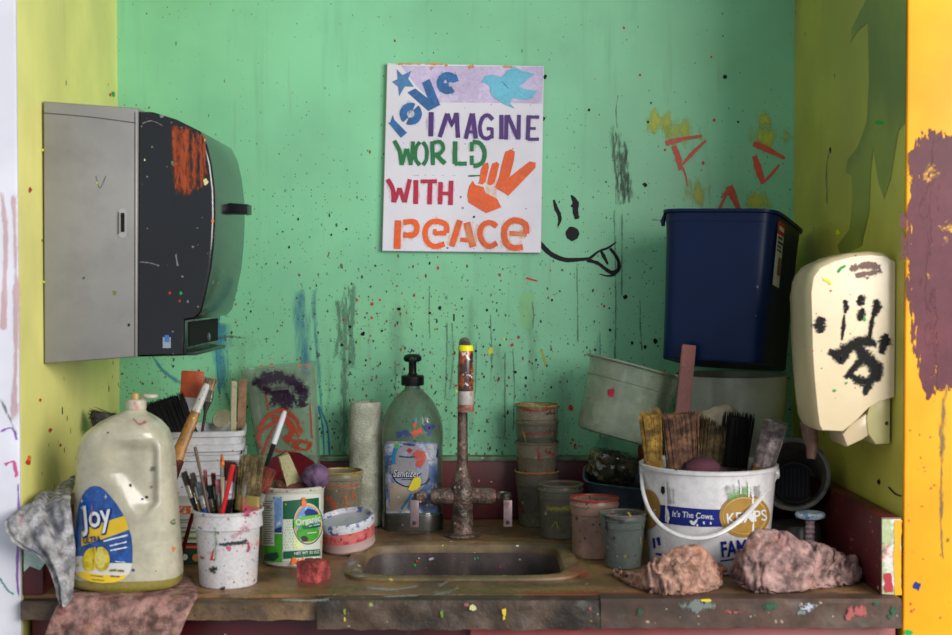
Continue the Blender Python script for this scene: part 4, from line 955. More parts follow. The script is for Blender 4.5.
# ---- deli cups: clear plastic ------------------------------------------
def deli(name, label, px, py, rbp, rtp, rimy, m, group=None, rings_=2, paint=None, marks=(), Yfix=None, lipm=None, z0=0.0):
    if Yfix is None: c, rb = base_at(px, py, rbp)
    else:
        c = Vector(((px-476.0)/F*Yfix, Yfix, CZ+z0)); rb = rbp*Yfix/F
    Y = c.y; rt = rim_r(rtp, Y); H = zof(rimy, Y) - z0
    rr = lambda z: rb + (rt-rb)*z/H
    prof = [(rb-.003,0.0),(rb-.0005,.0012),(rb,.004)]
    if rings_ >= 1: prof += [(rr(H*.72),H*.72),(rr(H*.73)+.0012,H*.735)]
    if rings_ >= 2: prof += [(rr(H*.86)+.001,H*.86),(rr(H*.87)+.0024,H*.87),(rr(H*.90)+.0024,H*.90),(rr(H*.91)+.0012,H*.91)]
    prof += [(rt,H*.965),(rt+.002,H*.97),(rt+.0024,H-.001),(rt+.001,H)]
    o = thing(name, label, 'cup', c, None, group)
    mb = MB(); pr = shell(prof, 0.0016)
    ztop = H*0.955
    mb.lathe(pr, m, 56, caps=False, mats=(lambda i: (lipm if lipm and pr[i][1] > ztop and pr[min(i+1,len(pr)-1)][1] > ztop else m)))
    mpf = cone_map(c, rfun(prof), 0.0008)
    for it in marks:
        if it[0] == 's': mb.stroke(it[1], it[2], mpf, it[3], 0.25)
        elif it[0] == 'b': mb.blob(it[1], it[2], it[3], it[4], mpf, it[5], 0.35, 12, rings=2)
    part('wall', mb, o)
    if paint:
        z, pm = paint; mb = MB(); r = rr(z)-.002; mb.lathe([(.001,.0035),(rb-.003,.0035),(r,z-.001),(r-.001,z),(.001,z+.0005)], pm, 40, caps=False); part('dried_paint', mb, o)
    return o, c, rb, rt, H
M_clearA = grimy('grimy clear plastic warm', (150,140,118), 0.62, 0.35, 0.5)
M_clearB = grimy('grimy clear plastic grey', (118,116,100), 0.62, 0.35, 0.55)
M_clearC = grimy('rosy clouded plastic', (160,128,112), 0.78, 0.4, 0.4, col=(120,90,80))
M_clearD = grimy('grey clouded plastic', (108,116,112), 0.55, 0.35, 0.5)
Mos = mat('orange red smear', (186,84,58), 0.45, soft=(0.85,150,0.9)); Mys = mat('yellow smear', (168,158,70), 0.45, soft=(0.8,150,0.9)); Mrs = mat('red smear', (150,44,44), 0.45, soft=(0.85,150,0.9)); Mws = mat('white smear', (185,185,180), 0.45, soft=(0.8,150,0.8)); Mks = mat('black smear', (16,15,16), 0.45, soft=(0.85,150,0.8)); Mts = mat('teal smear', (60,130,118), 0.45, soft=(0.85,150,0.8))
M_lipR = mat('red caked lip', (160,48,42), 0.45, grime=[((60,40,40),60,.5,.65,.8)]); M_lipY = mat('yellow and red caked lip', (150,140,70), 0.45, grime=[((160,50,45),30,.5,.6,.9),((50,45,40),50,.55,.65,.8)]); M_lipG = mat('greyish caked lip', (110,104,88), 0.45, grime=[((150,50,45),30,.55,.65,.8),((50,45,40),50,.5,.65,.7)])
deli('plastic_tub', 'clear tub with an orange paint band beside the white roller', 340, 535, 19, 21.5, 470, M_clearA, Yfix=2.385, lipm=M_lipY, paint=(0.03, mat('dried orange paint pool', (150,80,60))),
     marks=[('s',[(322,486),(340,487),(360,484)],4,Mos),('s',[(324,496),(332,502),(336,512)],9,Mos),('s',[(344,494),(347,504),(343,516)],6,Mos),('s',[(352,490),(354,500)],5,Mos),('s',[(322,476),(340,474),(360,476)],3,Mys)])
deli('plastic_cup', 'wide clear cup with a yellow-green film, just right of the tall nested stack', 561, 540, 20, 22, 483, M_clearB, lipm=M_lipG, paint=(0.03, mat('dried olive paint', (96,100,60))),
     marks=[('s',[(545,508),(560,509),(577,507)],9,Mys),('s',[(550,530),(556,522),(558,530)],3,Mys)])
deli('plastic_cup', 'rosy clouded cup with a red rim', 595, 560, 22, 23.5, 497, M_clearC, lipm=M_lipR, paint=(0.06, mat('dried rose paint', (150,104,92))), marks=[('s',[(574,500),(595,503),(616,499)],2.4,Mrs)])
deli('plastic_cup', 'tapered grey clear cup with dark drips below its rim, beside the pail', 623.5, 570, 18, 22.5, 512, M_clearD, lipm=M_lipG, paint=(0.012, mat('dried grey paint', (70,76,80))),
     marks=[('s',[(603,516),(612,520),(625,522)],6,Mks),('s',[(628,512),(632,518)],3,Mys),('b',614,538,2,3,Mks),('s',[(640,536),(641,546)],2,Mys),('s',[(603,514),(608,515)],3,Mts),('s',[(606,520),(608,534)],3,Mks)])
# nested stack: four cups one in another
gs = 'clear paint cups nested in a stack beside the tap'
Ys = 2.462
stk = [(470, 'lowest cup of the tall nested stack, standing on the counter', 0.0, M_clearB, M_lipY), (441, 'third cup from the top of the tall nested stack', 0.05, M_clearA, M_lipG), (421, 'second cup from the top of the tall nested stack', 0.09, M_clearB, M_lipG), (404, 'topmost cup of the tall nested stack, its rim caked red and yellow', 0.125, M_clearA, M_lipY)]
for i, (ry, lb, z0, m, lm) in enumerate(stk):
    mk = [[('s',[(520,472),(535,474),(556,471)],4,Mos),('b',540,488,5,4,Mrs),('s',[(518,500),(524,515)],5,Mrs)],[('s',[(519,452),(521,470)],2,Mys),('s',[(545,450),(555,456)],5,Mrs),('s',[(538,446),(540,462)],5,Mrs)],
          [('s',[(520,432),(535,434),(556,431)],3.5,Mrs),('s',[(523,430),(526,444)],3,Mys)],[('s',[(520,408),(537,411),(556,407)],5,Mrs),('s',[(528,404),(540,406)],2.5,Mys),('s',[(546,414),(556,413)],3,Mks)]][i]
    deli('nested_cup', lb, 537, 530, 17.5+0.4*i if i == 0 else 16.0, 21.5, ry, m, group=gs, rings_=1, marks=mk, Yfix=Ys, lipm=lm, z0=z0)

# ---- squat tub with blue and white lid rim -----------------------------
c, rb = base_at(348.5, 556, 27.0, 0.95); Y = c.y
lt = thing('lidded_tub', 'squat tilted tub smeared red with a blue and white paint rim', 'tub', c + Vector((0,0,0.0085)), (radians(9), radians(-7), 0))
rt = rim_r(28.5, Y); H = 0.052
M_lt = mat('pink smeared plastic', (205,110,105), 0.4, grime=[((185,50,70),26,.48,.62,.8),((190,170,165),20,.6,.7,.7)], splats=SPL, var=0.1)
M_ltb = mat('cloudy rosy base plastic', (176,150,146), 0.35, splats=[(50,.25,.2,[(190,50,70)])]); M_ltr = mat('white lid rim with blue paint', (204,204,210), 0.35, grime=[((30,60,150),34,.52,.58,.95),((170,50,70),50,.64,.68,.7)])
pr = [(0.001,0),(rb-.003,0),(rb,.004),(rt*.95,.016),(rt*.97,.018),(rt*.985,.036),(rt,.0365),(rt+.001,.040),(rt+.0012,.047),(rt,H),(rt-.003,H),(rt-.004,H-.006),(rt-.005,H-.010),(.001,H-.011)]
mb = MB(); mb.lathe(pr, M_lt, 56, caps=False, mats=lambda i: M_ltb if i <= 3 else (M_lt if i <= 5 else M_ltr)); part('tub', mb, lt)
mb = MB(); mb.lathe([(.001,H-.0105),(rt-.006,H-.0100),(rt-.0055,H-.008),(.001,H-.0086)], mat('white paint pool', (198,192,206), 0.3, grime=[((90,100,180),18,.6,.7,.6)]), 48, caps=False); part('lid_well', mb, lt, 'white paint pool in the rim')

# ---- red sponge block --------------------------------------------------
p = on(312, 583); mb = MB(); b = bmesh.new(); bmesh.ops.create_cube(b, size=1); bmesh.ops.subdivide_edges(b, edges=b.edges[:], cuts=14, use_grid_fill=True)
for v in b.verts:
    q = Vector((v.co.x*0.035, v.co.y*0.036, (v.co.z+0.5)*0.030)); nn = noise.noise(q*260)*0.0016 + noise.noise(q*90)*0.0016
    q += Vector((v.co.x, v.co.y, v.co.z)).normalized()*nn; q.z = max(q.z, 0.0005) if v.co.z > -0.49 else 0.0003; v.co = q
mb.bm(b, mat('red sponge', (172,80,78), 0.85, bump=0.8, bscale=250, var=0.2, vscale=40, grime=[((112,36,40),60,.5,.65,.8),((130,120,130),16,.66,.74,.6)], spec=0.2))
props(mb.build('sponge_block', None, (p.x, p.y+0.018, CZ), (0,0,radians(-24))), 'small red foam block on the counter in front of the yogurt tub', 'sponge')

# ---- white foam roller sleeve ------------------------------------------
Yr = 2.455; r = rim_r(16.5, Yr); H = zof(402, Yr); mb = MB()
M_foam = mat('matted roller nap', (188,190,172), 0.9, bump=1.0, bscale=300, var=0.1, vscale=20, grime=[((130,120,90),12,.5,.72,.7),((150,100,80),16,.62,.75,.5)], streaks=[((110,120,100),20,.55,.75,.4)], splats=[(60,.2,.12,[(90,110,80),(150,90,70)])], spec=0.15)
rs = []
for i in range(60):
    z = H*i/59; k = 1 - 0.10*max(0, (i-55)/4.0)**2 - 0.05*(1 if i == 0 else 0)
    rs.append([(cos(a)*r*k*(1+0.02*noise.noise(Vector((cos(a)*3, sin(a)*3, z*30)))+0.02*noise.noise(Vector((cos(a)*14, sin(a)*14, z*260)))), sin(a)*r*k*(1+0.02*noise.noise(Vector((cos(a)*14+5, sin(a)*14, z*260)))), z) for a in [2*pi*j/60 for j in range(60)]])
rs += [[(cos(a)*r*.5, sin(a)*r*.5, H*0.998) for a in [2*pi*j/60 for j in range(60)]], [(cos(a)*r*.48, sin(a)*r*.48, H*0.9) for a in [2*pi*j/60 for j in range(60)]]]
mb.rings(rs, M_foam)
props(mb.build('roller_sleeve', None, ((365.5-476)/F*Yr, Yr, CZ+0.0005), sharp=1.2), 'fluffy off-white roller sleeve standing upright against the wall', 'paint roller')
# ============================================================ DISH SOAP BOTTLE (front left)
YJ = 1.945
def xJ(px): return (px-476.0)/F*YJ
joy = thing('dish_soap_bottle', 'big cloudy dish soap jug with a built-in handle and blue lemon label', 'bottle', (xJ(126), YJ, CZ+0.0045))
JX = joy.location.x; JZ = joy.location.z
prof = [(590,84,168),(589,78,174),(586,74.5,178),(578,72.5,180),(565,72.3,180),(545,73,178.5),(520,74.5,176.5),(495,76,175),(470,77.5,173.5),(452,79,172),(444,80.5,171),(437,83.5,169),(431,88,166.5),(426,94,163),(421,101,159),(416.5,110,153),(413,118,147.5),(410.5,124,145),(408,126.8,144.2)]
prz = [(at(126, y, YJ).z - JZ, xJ(a)-JX, xJ(b)-JX) for y, a, b in prof]
prz[0] = (0.0,)+prz[0][1:]
def jdim(z):
    if z <= prz[0][0]: return prz[0][1], prz[0][2]
    for (z0,a0,b0),(z1,a1,b1) in zip(prz, prz[1:]):
        if z <= z1:
            t = (z-z0)/(z1-z0); return a0+(a1-a0)*t, b0+(b1-b0)*t
    return prz[-1][1:]
JD = 0.052
def sstep(x, a, b): 
    t = max(0, min(1, (x-a)/(b-a))); return t*t*(3-2*t)
def jrecess(wx, z):
    """depth of the grip hollow at local x, z"""
    px = 476 + (wx+JX)*F/YJ; py = 285 - (z+JZ-CAMZ)*F/YJ
    if py < 436 or py > 520: return 0.0
    right = 165.0 - max(0, py-498)*0.75
    left = 118.0 if py < 470 else 118 + (py-470)*0.62
    v = sstep(py, 434, 450)*(1-sstep(py, 498, 520))*sstep(px, left-8, left+20)*(1-sstep(px, right-9, right+1))
    return v*0.014
def jfront(x, z, side=-1):
    a, b = jdim(z); cx, w = (a+b)/2, (b-a)/2; u = min(0.9999, abs((x-cx)/w)); dd = min(JD, w*0.95) if w < JD else JD
    return side*dd*(1-u**3.0)**(1/3.0)
M_joy = mat('cloudy jug plastic', (186,180,158), 0.27, var=0.04, vscale=8, gs=1.0, sub=0.25, clear=0.2, fine=40, grime=[((168,160,128), 10, 0.5, 0.75, 0.5), ((120,110,90), 30, 0.66, 0.78, 0.5)],
    splats=[(60,0.2,0.10,[(60,60,60),(60,80,100),(150,70,60),(70,100,80)])])
M_liq = mat('yellow liquid behind plastic', (138,126,56), 0.22, var=0.06, sub=0.1, clear=0.2, grime=[((110,98,40), 12, 0.5, 0.75, 0.4)])
mb = MB(); n = 120; rs = []; zz = []
NZ = 110; zt = prz[-1][0]
for i in range(NZ+1):
    z = zt*(i/NZ); a, b = jdim(z); cx, w = (a+b)/2, (b-a)/2; dd = min(JD, w*0.95)
    ins = 0.004*(1-sstep(z, 0, 0.006)); ring = []
    for j in range(n):
        t = 2*pi*j/n; c_, q = cos(t), sin(t)
        pw = 3.0 if w > .03 else 3.0 - (0.03-w)/0.018
        x = cx + (w-ins)*math.copysign(abs(c_)**(2/pw), c_); y = (dd-ins)*math.copysign(abs(q)**(2/pw), q)
        rr = jrecess(x, z)
        if rr and q < 0: y += rr
        if rr and q > 0: y -= rr
        ring.append((x, y, z))
    rs.append(ring); zz.append(z)
liqz = at(126, 574, YJ).z - JZ
mb.rings(rs, M_joy, mats=lambda i: M_liq if zz[i] < liqz else M_joy)
def jmap(off):
    def f(px, py):
        y = YJ - JD
        for _ in range(6):
            p = at(px, py, y); lx, lz = p.x-JX, p.z-JZ
            a, b = jdim(lz); lx = max(a+.0003, min(b-.0003, lx)); y = YJ + jfront(lx, lz) + jrecess(lx, lz)
        return Vector((lx, y-YJ-off, lz))
    return f
J1, J2, J3, J4, J5 = [jmap(0.0006+0.0006*i) for i in range(5)]
mb.stroke([(133,418),(140,424),(147,421)], 4, J2, mat('pink red smear', (190,80,80), 0.5, soft=(0.55,60,0.5)), 0.3)
for x, y, r, m in [(176,521,2.6,flat('moss dab paint',(90,110,80))),(175,547,2.2,flat('coral dab paint',(225,110,70))),(131,485,1.3,M_black),(153,469,2,flat('soft grey dab',(110,110,100))),(147,497,1.2,M_black),(152,487,1.1,flat('soft grey dab',(110,110,100))),(143,499,.9,flat('blue dab paint',(40,50,130))),(134,570,1.3,flat('blue dab paint',(40,50,130)))]: mb.blob(x, y, r, r*1.3, J3, m, 0.35, 9)
part('jug', mb, joy)
# label
k5 = crop(65, 480, 5.775); K5 = lambda *p: k5(list(p))
B0 = mat('label royal blue', (24,72,146), 0.3, var=0.1, vscale=60, grime=[((40,120,190), 40, .5, .75, .7)], clear=0.3); YL = mat('label lemon yellow', (226,188,36), 0.3, var=0.08); LW = mat('label cream white', (206,204,196), 0.3); LE = mat('lemon', (204,180,30), 0.4, var=0.12, vscale=60, grime=[((232,214,110), 60, .5, .7, .6)]); LWt = flat('label white letters', (214,218,226), 0.3); LR = mat('label rust streak', (180,110,100), 0.4, soft=(0.6,80,.4))
mb = MB()
lab = [(170,32),(145,40),(120,60),(103,85),(90,115),(76,170),(65,250),(52,350),(45,430),(47,490),(62,535),(95,565),(150,585),(220,594),(290,590),(345,568),(378,530),(390,480),(391,400),(385,330),(365,265),(335,195),(300,140),(262,92),(230,58),(205,40)]
mb.decal([k5(lab)], J1, B0, 2.5)
mb.decal([K5((95,298),(160,262),(250,235),(345,205),(372,285),(300,312),(220,340),(95,382))], J2, YL, 2.5)
mb.decal([K5((47,440),(110,438),(130,470),(250,480),(330,478),(391,480),(378,530),(345,568),(290,590),(220,594),(150,585),(95,565),(62,535),(47,490))], J2, LW, 2.5)
mb.decal([K5((62,535),(110,528),(200,545),(300,552),(358,548),(345,568),(290,590),(220,594),(150,585),(95,565))], J3, YL, 2.5)
def ell(cx, cy, rx, ry, rot, m, mpf): mb.decal([[(65+(cx+rx*cos(t)*cos(rot)-ry*sin(t)*sin(rot))/5.775, 480+(cy+rx*cos(t)*sin(rot)+ry*sin(t)*cos(rot))/5.775) for t in [2*pi*i/22 for i in range(22)]]], mpf, m, 2.5)
ell(148,458,44,70,0.25,LE,J3); ell(215,455,46,72,-0.1,LE,J4); ell(208,452,30,56,-0.05,mat('lemon flesh', (216,204,110), 0.4, grime=[((196,176,60), 80, .5, .65, .8)]),J5); mb.decal([K5((104,462),(112,458),(118,480),(104,475))], J4, LE)
mb.stroke(K5((176,385),(178,450),(172,520)), 1.2, J5, YL, 0.1)
mb.text('Joy', 65+115/5.775, 480+284/5.775, 32, J4, flat('label drop shadow', (14,30,90), 0.3), rot=-0.17, bold=0.045, shear=0.12, sx=0.70, step=2)
mb.text('Joy', 65+111/5.775, 480+279/5.775, 32, J5, LWt, rot=-0.17, bold=0.015, shear=0.12, sx=0.70, step=2)
mb.text('ULTRA', 65+112/5.775, 480+366/5.775, 8.6, J5, flat('label navy letters', (24,44,110), 0.3), rot=-0.13, bold=0.03, sx=0.66, step=2)
mb.stroke(K5((160,140),(158,250)), 1.6, jmap(0.0038), LR, 0.2)
for a, b, w in [((225,352),(365,315),1.5),((262,378),(360,355),1.3),((265,405),(362,385),1.3),((292,468),(350,472),0.7),((150,548),(225,556),0.9),((160,572),(230,578),0.8),((262,520),(300,518),2),((306,520),(345,524),2),((268,552),(320,556),1.6)]:
    mb.stroke(K5(a, ((a[0]+b[0])/2, (a[1]+b[1])/2), b), w, J5, LWt if a[1] < 500 else flat('label small brown print', (120,100,60)), 0.35, curve=False)
for x, y in ((103,160),(238,95),(250,180),(100,120)): mb.stroke(K5((x-10,y),(x+10,y)), 0.5, J4, LWt); mb.stroke(K5((x,y-12),(x,y+12)), 0.5, J4, LWt)
ell(75,490,9,9,0,flat('label ochre spot',(180,150,90)),J4)
part('label', mb, joy, 'blue and yellow label with two lemons')
M_cap = mat('grubby white cap plastic', (206,196,176), 0.35, grime=[((190,90,80), 40, .55, .68, .7), ((160,140,90), 30, .6, .75, .6)])
zc = prz[-1][0]; cxn = (prz[-1][1]+prz[-1][2])/2
mb = MB(); TMx = Matrix.Translation((cxn, 0, zc-0.001)); mb.lathe([(.001,0),(.0145,0),(.0145,.012),(.0125,.014),(.001,.0145)], M_cap, 40, caps=False, jit=lambda x,y,z: 0.02*sin(24*atan2(y,x)), M=TMx)
mb.lathe([(.006,.013),(.006,.017),(.0055,.022),(.003,.0235),(.0005,.024)], mat('yellowed nozzle', (190,160,90), 0.4), 20, M=TMx@Matrix.Translation((-.001,0,0)))
part('cap', mb, joy, 'grubby white cap smeared pink')
mb = MB(); mb.lathe([(.001,0),(.010,0),(.0112,.0015),(.0112,.004),(.0095,.0055),(.001,.0058)], M_cap, 28, M=TMx@Matrix.Translation((.0205,0,.0165))@Matrix.Rotation(radians(4),4,'Y')); mb.box((.008,-.003,.0135),(.014,.003,.0175), M_cap, .001, M=TMx)
part('flip_lid', mb, joy, 'flipped-open round lid')

# ============================================================ HAND SANITIZER BOTTLE
YS = 2.432; SXc = (412.5-476)/F*YS
san = thing('sanitizer_bottle', 'clear pump bottle of hand sanitizer with a parrot label left of the tap', 'bottle', (SXc, YS, CZ+0.0005))
k_ = YS/F
SPz = [(535,29),(533.5,30),(530,30.7),(512,31),(510,30.2),(445,30.2),(440,30.8),(432,30.8),(424,30),(416,28),(409,25.4),(403,22),(398,18.3),(394,14.4),(391,10.8),(389,8.6),(386.5,7.6),(383,7.4)]
spr = [(r*k_, max(0.0, at(412, y, YS).z-CZ-0.0005)) for y, r in SPz]; spr[0] = (spr[0][0], 0.0)
M_san = mat('speckled clear bottle', (112,128,108), 0.12, alpha=0.30, var=0.1, clear=0.4, grime=[((96,104,86), 14, .5, .72, .5)], splats=[(60,.22,.18,[(40,60,130),(190,190,190),(200,90,60),(40,40,40)]),(150,.28,.3,[(60,60,55),(170,170,160),(110,60,60)])])
M_sanb = mat('dark grimy bottle base', (58,56,50), 0.25, alpha=0.95, var=0.15, grime=[((36,34,32), 14, .5, .72, .6)], splats=[(120,.25,.3,[(120,110,100),(40,40,80)])])
mb = MB(); prs = shell(spr, .0012)
def sanlathe(prof, m, mats=None): 
    rs = []
    for r, z in prof:
        pw = 2.8 if z < 0.17 else 2.8 - 0.8*min(1, (z-0.17)/0.06); asp = 0.74 + 0.26*sstep(r, 0.03, 0.014) if r < .03 else 0.74
        asp = 0.74 if r >= 0.03 else 0.74 + 0.26*(0.03-r)/0.018 if r > 0.012 else 1.0
        rs.append([(r*math.copysign(abs(cos(t))**(2/pw), cos(t)), r*asp*math.copysign(abs(sin(t))**(2/pw), sin(t)), z) for t in [2*pi*j/72 for j in range(72)]])
    mb.rings(rs, m, False, False, mats=mats)
zb_ = at(412, 516, YS).z - CZ
sanlathe(prs, M_san, lambda i: M_sanb if (prs[i][1] < zb_ and prs[min(i+1,len(prs)-1)][1] < zb_ and prs[i][0] > .02) or prs[i][1] < .004 else M_san)
def smapf(off):
    R = 30.2*k_
    def f(px, py):
        y = YS-R*.74
        for _ in range(6):
            p = at(px, py, y); u = max(-.999, min(.999, (p.x-SXc)/(R+off))); y = YS - (R*.74+off)*(1-abs(u)**2.8)**(1/2.8)
        return Vector((u*(R+off), y-YS, p.z-CZ))
    return f
A1, A2, A3, A4, A5 = [smapf(.0006+.0005*i) for i in range(5)]
for pts, w, c_ in [([(396,437),(404,433),(411,437)],5,(30,55,130)),([(412,436),(418,432),(422,430)],6,(215,90,65)),([(414,428),(416,420)],3,(215,90,65)),([(424,430),(429,427),(433,430)],8,(28,45,120)),([(427,436),(431,432)],5,(28,45,120)),([(415,418),(417,422)],3,(70,150,190))]:
    mb.stroke(pts, w*1.3, smapf(.0006), mat('dab %d %d %d' % c_, c_, 0.4, soft=(1.0,150,.2)), 0.3)
part('bottle', mb, san)
k6 = crop(375, 420, 5.29); K6 = lambda *p: k6(list(p))
mb = MB()
Lsan = mat('speckled blue label', (78,104,150), 0.35, var=0.15, vscale=40, fine=200, grime=[((196,196,200), 9, .45, .6, .9),((60,100,180), 60, .52, .66, .7)], splats=[(160,.32,.5,[(40,70,140),(210,200,190),(180,120,110),(60,60,70)]),(90,.26,.3,[(50,80,160),(200,190,180)])])
Lwht = mat('speckled pale label', (156,152,156), 0.35, fine=200, var=0.1, grime=[((130,150,190), 24, .5, .66, .8)], splats=[(160,.32,.5,[(80,100,160),(150,110,100),(100,100,100)])])
mb.decal([K6((48,112),(330,120),(330,492),(60,495))], A1, Lsan, 2.5)
mb.decal([k6([(185+100*cos(t), 260+135*sin(t)) for t in [2*pi*i/30 for i in range(30)]])], A2, Lwht, 2.5)
mb.decal([K6((75,330),(170,350),(200,480),(80,485))], A2, mat('speckled tan label', (160,146,132), 0.4, fine=200, splats=[(160,.32,.5,[(80,100,160),(110,80,80),(200,190,180)])]), 2.5)
Lred = mat('label coral', (206,84,70), 0.35, var=0.1, fine=200, grime=[((180,110,110),90,.5,.66,.7)])
mb.decal([K6((200,178),(225,158),(262,168),(270,195),(262,225),(240,258),(212,245),(222,215),(200,195))], A3, Lred, 2.5); mb.decal([K6((182,148),(200,162),(184,178),(166,163))], A3, flat('label dark red', (160,40,50)), 2.5)
mb.stroke(K6((100,235),(98,195),(112,150)), 4, A3, flat('label macaw blue', (40,120,170), .35), 0.1); mb.stroke(K6((112,128),(122,150)), 4, A3, flat('label macaw green', (70,160,80), .35), 0.1)
mb.stroke(K6((128,192),(165,198),(212,196)), 1.2, A4, flat('label navy letters', (24,44,110)), 0.3)
mb.stroke(K6((92,285),(110,325),(160,352),(220,352),(270,335),(290,308)), 1.2, A3, flat('label black arc', (30,34,50)), 0.1)
mb.text('Sanitizer', 375+96/5.29, 420+305/5.29, 9.6, A4, flat('label sanitizer shadow', (20,36,84)), rot=0.01, bold=0.05, shear=0.25, sx=0.80, step=2)
mb.text('Sanitizer', 375+94/5.29, 420+302/5.29, 9.6, A5, flat('label sanitizer letters', (206,206,206)), rot=0.01, bold=0.0, shear=0.25, sx=0.80, step=2)
mb.stroke(K6((142,316),(210,316)), 0.9, A4, flat('label navy letters', (24,44,110)), 0.3)
Lyb = mat('label yellow bird', (214,200,50), .35, fine=200)
mb.decal([K6((205,308),(235,302),(244,320),(240,350),(222,372),(190,378),(174,370),(185,350),(195,325))], A5, Lyb, 2.5)
for a, b in [((195,390),(140,475)),((200,410),(175,470)),((215,400),(185,480))]: mb.stroke(K6(a, b), 2.2, A4, flat('label macaw blue', (40,120,170), .35), 0.15)
mb.stroke(K6((335,150),(330,200)), 2.4, A5, mat('dab navy', (28,45,120), .4, soft=(1,150,.2)), 0.3); mb.stroke(K6((150,128),(215,135)), 2.4, A5, mat('dab navy', (28,45,120), .4, soft=(1,150,.2)), 0.3)
part('label', mb, san, 'speckled blue label with red and yellow parrots')
M_pump = flat('matte black pump plastic', (17,17,19), 0.4); zt_ = spr[-1][1]
mb = MB(); mb.lathe([(.001,zt_-.004),(.0205,zt_-.004),(.0212,zt_-.002),(.0212,zt_+.0125),(.0195,zt_+.0145),(.010,zt_+.015),(.0085,zt_+.018),(.001,zt_+.018)], M_pump, 48, caps=False, jit=lambda x,y,z: .012*sin(36*atan2(y,x)) if x*x+y*y > .0003 else 0); part('pump_collar', mb, san)
zh = zt_+.038
mb = MB(); mb.lathe([(.0078,zt_+.016),(.0072,zt_+.02),(.0072,zh),(.0085,zh+.002)], M_pump, 24); mb.lathe([(.006,zh),(.0145,zh+.002),(.0168,zh+.005),(.0168,zh+.010),(.014,zh+.0135),(.008,zh+.0155),(.001,zh+.016)], M_pump, 32)
mb.tube([(-.0,-.004,zh+.006),(0,-.022,zh+.0065),(0,-.036,zh+.004)], [.006,.005,.004], M_pump, 12); part('pump_head', mb, san)

# ============================================================ TAP
YT = 2.35; TX = (462.5-476)/F*YT
M_tap = mat('paint caked tap metal', (98,80,72), 0.4, metal=0.35, var=0.25, vscale=30, bump=1.0, bscale=110, grime=[((134,124,114), 24, .5, .66, .7),((70,44,38), 16, .5, .68, .8),((128,70,62), 30, .58, .7, .6)], splats=[(70,.3,.35,[(190,186,176),(160,60,54),(170,120,100),(60,60,70),(100,90,70),(44,36,34)]),(110,.3,.35,[(190,186,176),(160,60,54),(190,170,70),(60,70,100),(100,110,70)]),(220,.34,.4,[(150,140,130),(50,40,40),(150,70,60)])])
tap = thing('tap', 'tall paint-caked gooseneck mixer tap with two lever handles behind the sink', 'tap', (TX, YT, CZ+0.0005))
kz = lambda py, Y=YT: at(476, py, Y).z - CZ - .0005
kt = YT/F
mb = MB(); mb.lathe([(.001,0),(18*kt,0),(18.4*kt,.002),(17*kt,.005),(13*kt,.007),(11.5*kt,.012),(10.2*kt,kz(512)),(10.6*kt,kz(505)),(12*kt,kz(498)),(12*kt,kz(490)),(10.5*kt,kz(483)),(8.4*kt,kz(476)),(6.4*kt,kz(470)),(5.4*kt,kz(464)),(.001,kz(463))], M_tap, 40, caps=False)
part('body', mb, tap)
zx = kz(496); mb = MB()
mb.tube([((431-462.5)*kt,-.004,zx),((434-462.5)*kt,-.004,zx),((455-462.5)*kt,0,zx),((470-462.5)*kt,0,zx),((492-462.5)*kt,-.004,zx),((496-462.5)*kt,-.004,zx)], [.013,.0155,.0145,.0145,.0150,.012], M_tap, 24); part('cross_bar', mb, tap)
Mlev = mat('pinkish scraped lever', (150,128,132), 0.4, metal=0.2, var=0.1, grime=[((120,70,60), 30, .5, .68, .7),((96,90,110), 20, .55, .7, .6)], splats=[(120,.3,.3,[(190,60,60),(60,60,80),(200,190,190)])])
for sx, x0, x1, dx in ((-1, 424, 419, 415), (1, 499, 506, 507.5)):
    mb = MB(); mb.tube([((x0-462.5)*kt,-.004,zx),((x1-462.5)*kt,-.012,zx+.001)], [.009,.0095], M_tap, 16)
    mb.lathe([(.001,-.009),(.0085,-.008),(.0098,0),(.0085,.008),(.001,.010)], M_tap, 20, M=Matrix.Translation(((x1-462.5)*kt,-.015,zx)))
    zlo = kz(526.5 if sx > 0 else 527, YT-.03)
    mb.box((dx*kt-462.5*kt-.0078*1.0, -.034, zlo), (dx*kt-462.5*kt+.0078*1.0, -.028, zx-.002), Mlev, .0015)
    mb.lathe([(.003,0),(.0035,.0008),(.0025,.0012)], flat('lever eye', (60,50,56)), 16, M=Matrix.Translation((dx*kt-462.5*kt, -.034, zlo+.008))@Matrix.Rotation(pi/2,4,'X'))
    part('lever_handle', mb, tap, 'flat lever hanging down on the %s' % ('left' if sx < 0 else 'right'))
mb = MB(); zt_ = kz(341, 2.30); R_ = .045; pts = [(0,0,kz(466)),(0,0,kz(440)),(0,0,kz(400)),(0,0,zt_-R_)]; x_ = .002
for i in range(1, 13):
    a = pi*i/12; pts.append((x_+.004*i/12, -R_+R_*cos(a), zt_-R_+R_*sin(a)*.92))
pts.append((x_+.005, -2*R_, kz(374, YT-.09)))
mb.tube(pts, [.0098,.0092,.0088,.0088]+[.0092+.0022*i/12 for i in range(12)]+[.0118], M_tap, 20); part('spout', mb, tap)
zz0, zz1 = kz(411, YT-.09), kz(350, YT-.09); Lz = zz1-zz0
Morn = mat('orange and black marbled paint', (190,88,44), 0.3, clear=0.4, var=0.1, fine=60, grime=[((36,34,40), 26, .46, .54, .95),((220,214,206), 34, .58, .62, .9),((80,100,60), 22, .6, .66, .8)])
mb = MB(); mb.lathe([(.0122,zz0+Lz*.30),(.0128,zz0+Lz*.34),(.0128,zz1-.006),(.0120,zz1)], Morn, 24, M=Matrix.Translation((x_+.0045,-2*R_,0))); part('nozzle_sleeve', mb, tap, 'orange and black marbled upper nozzle')
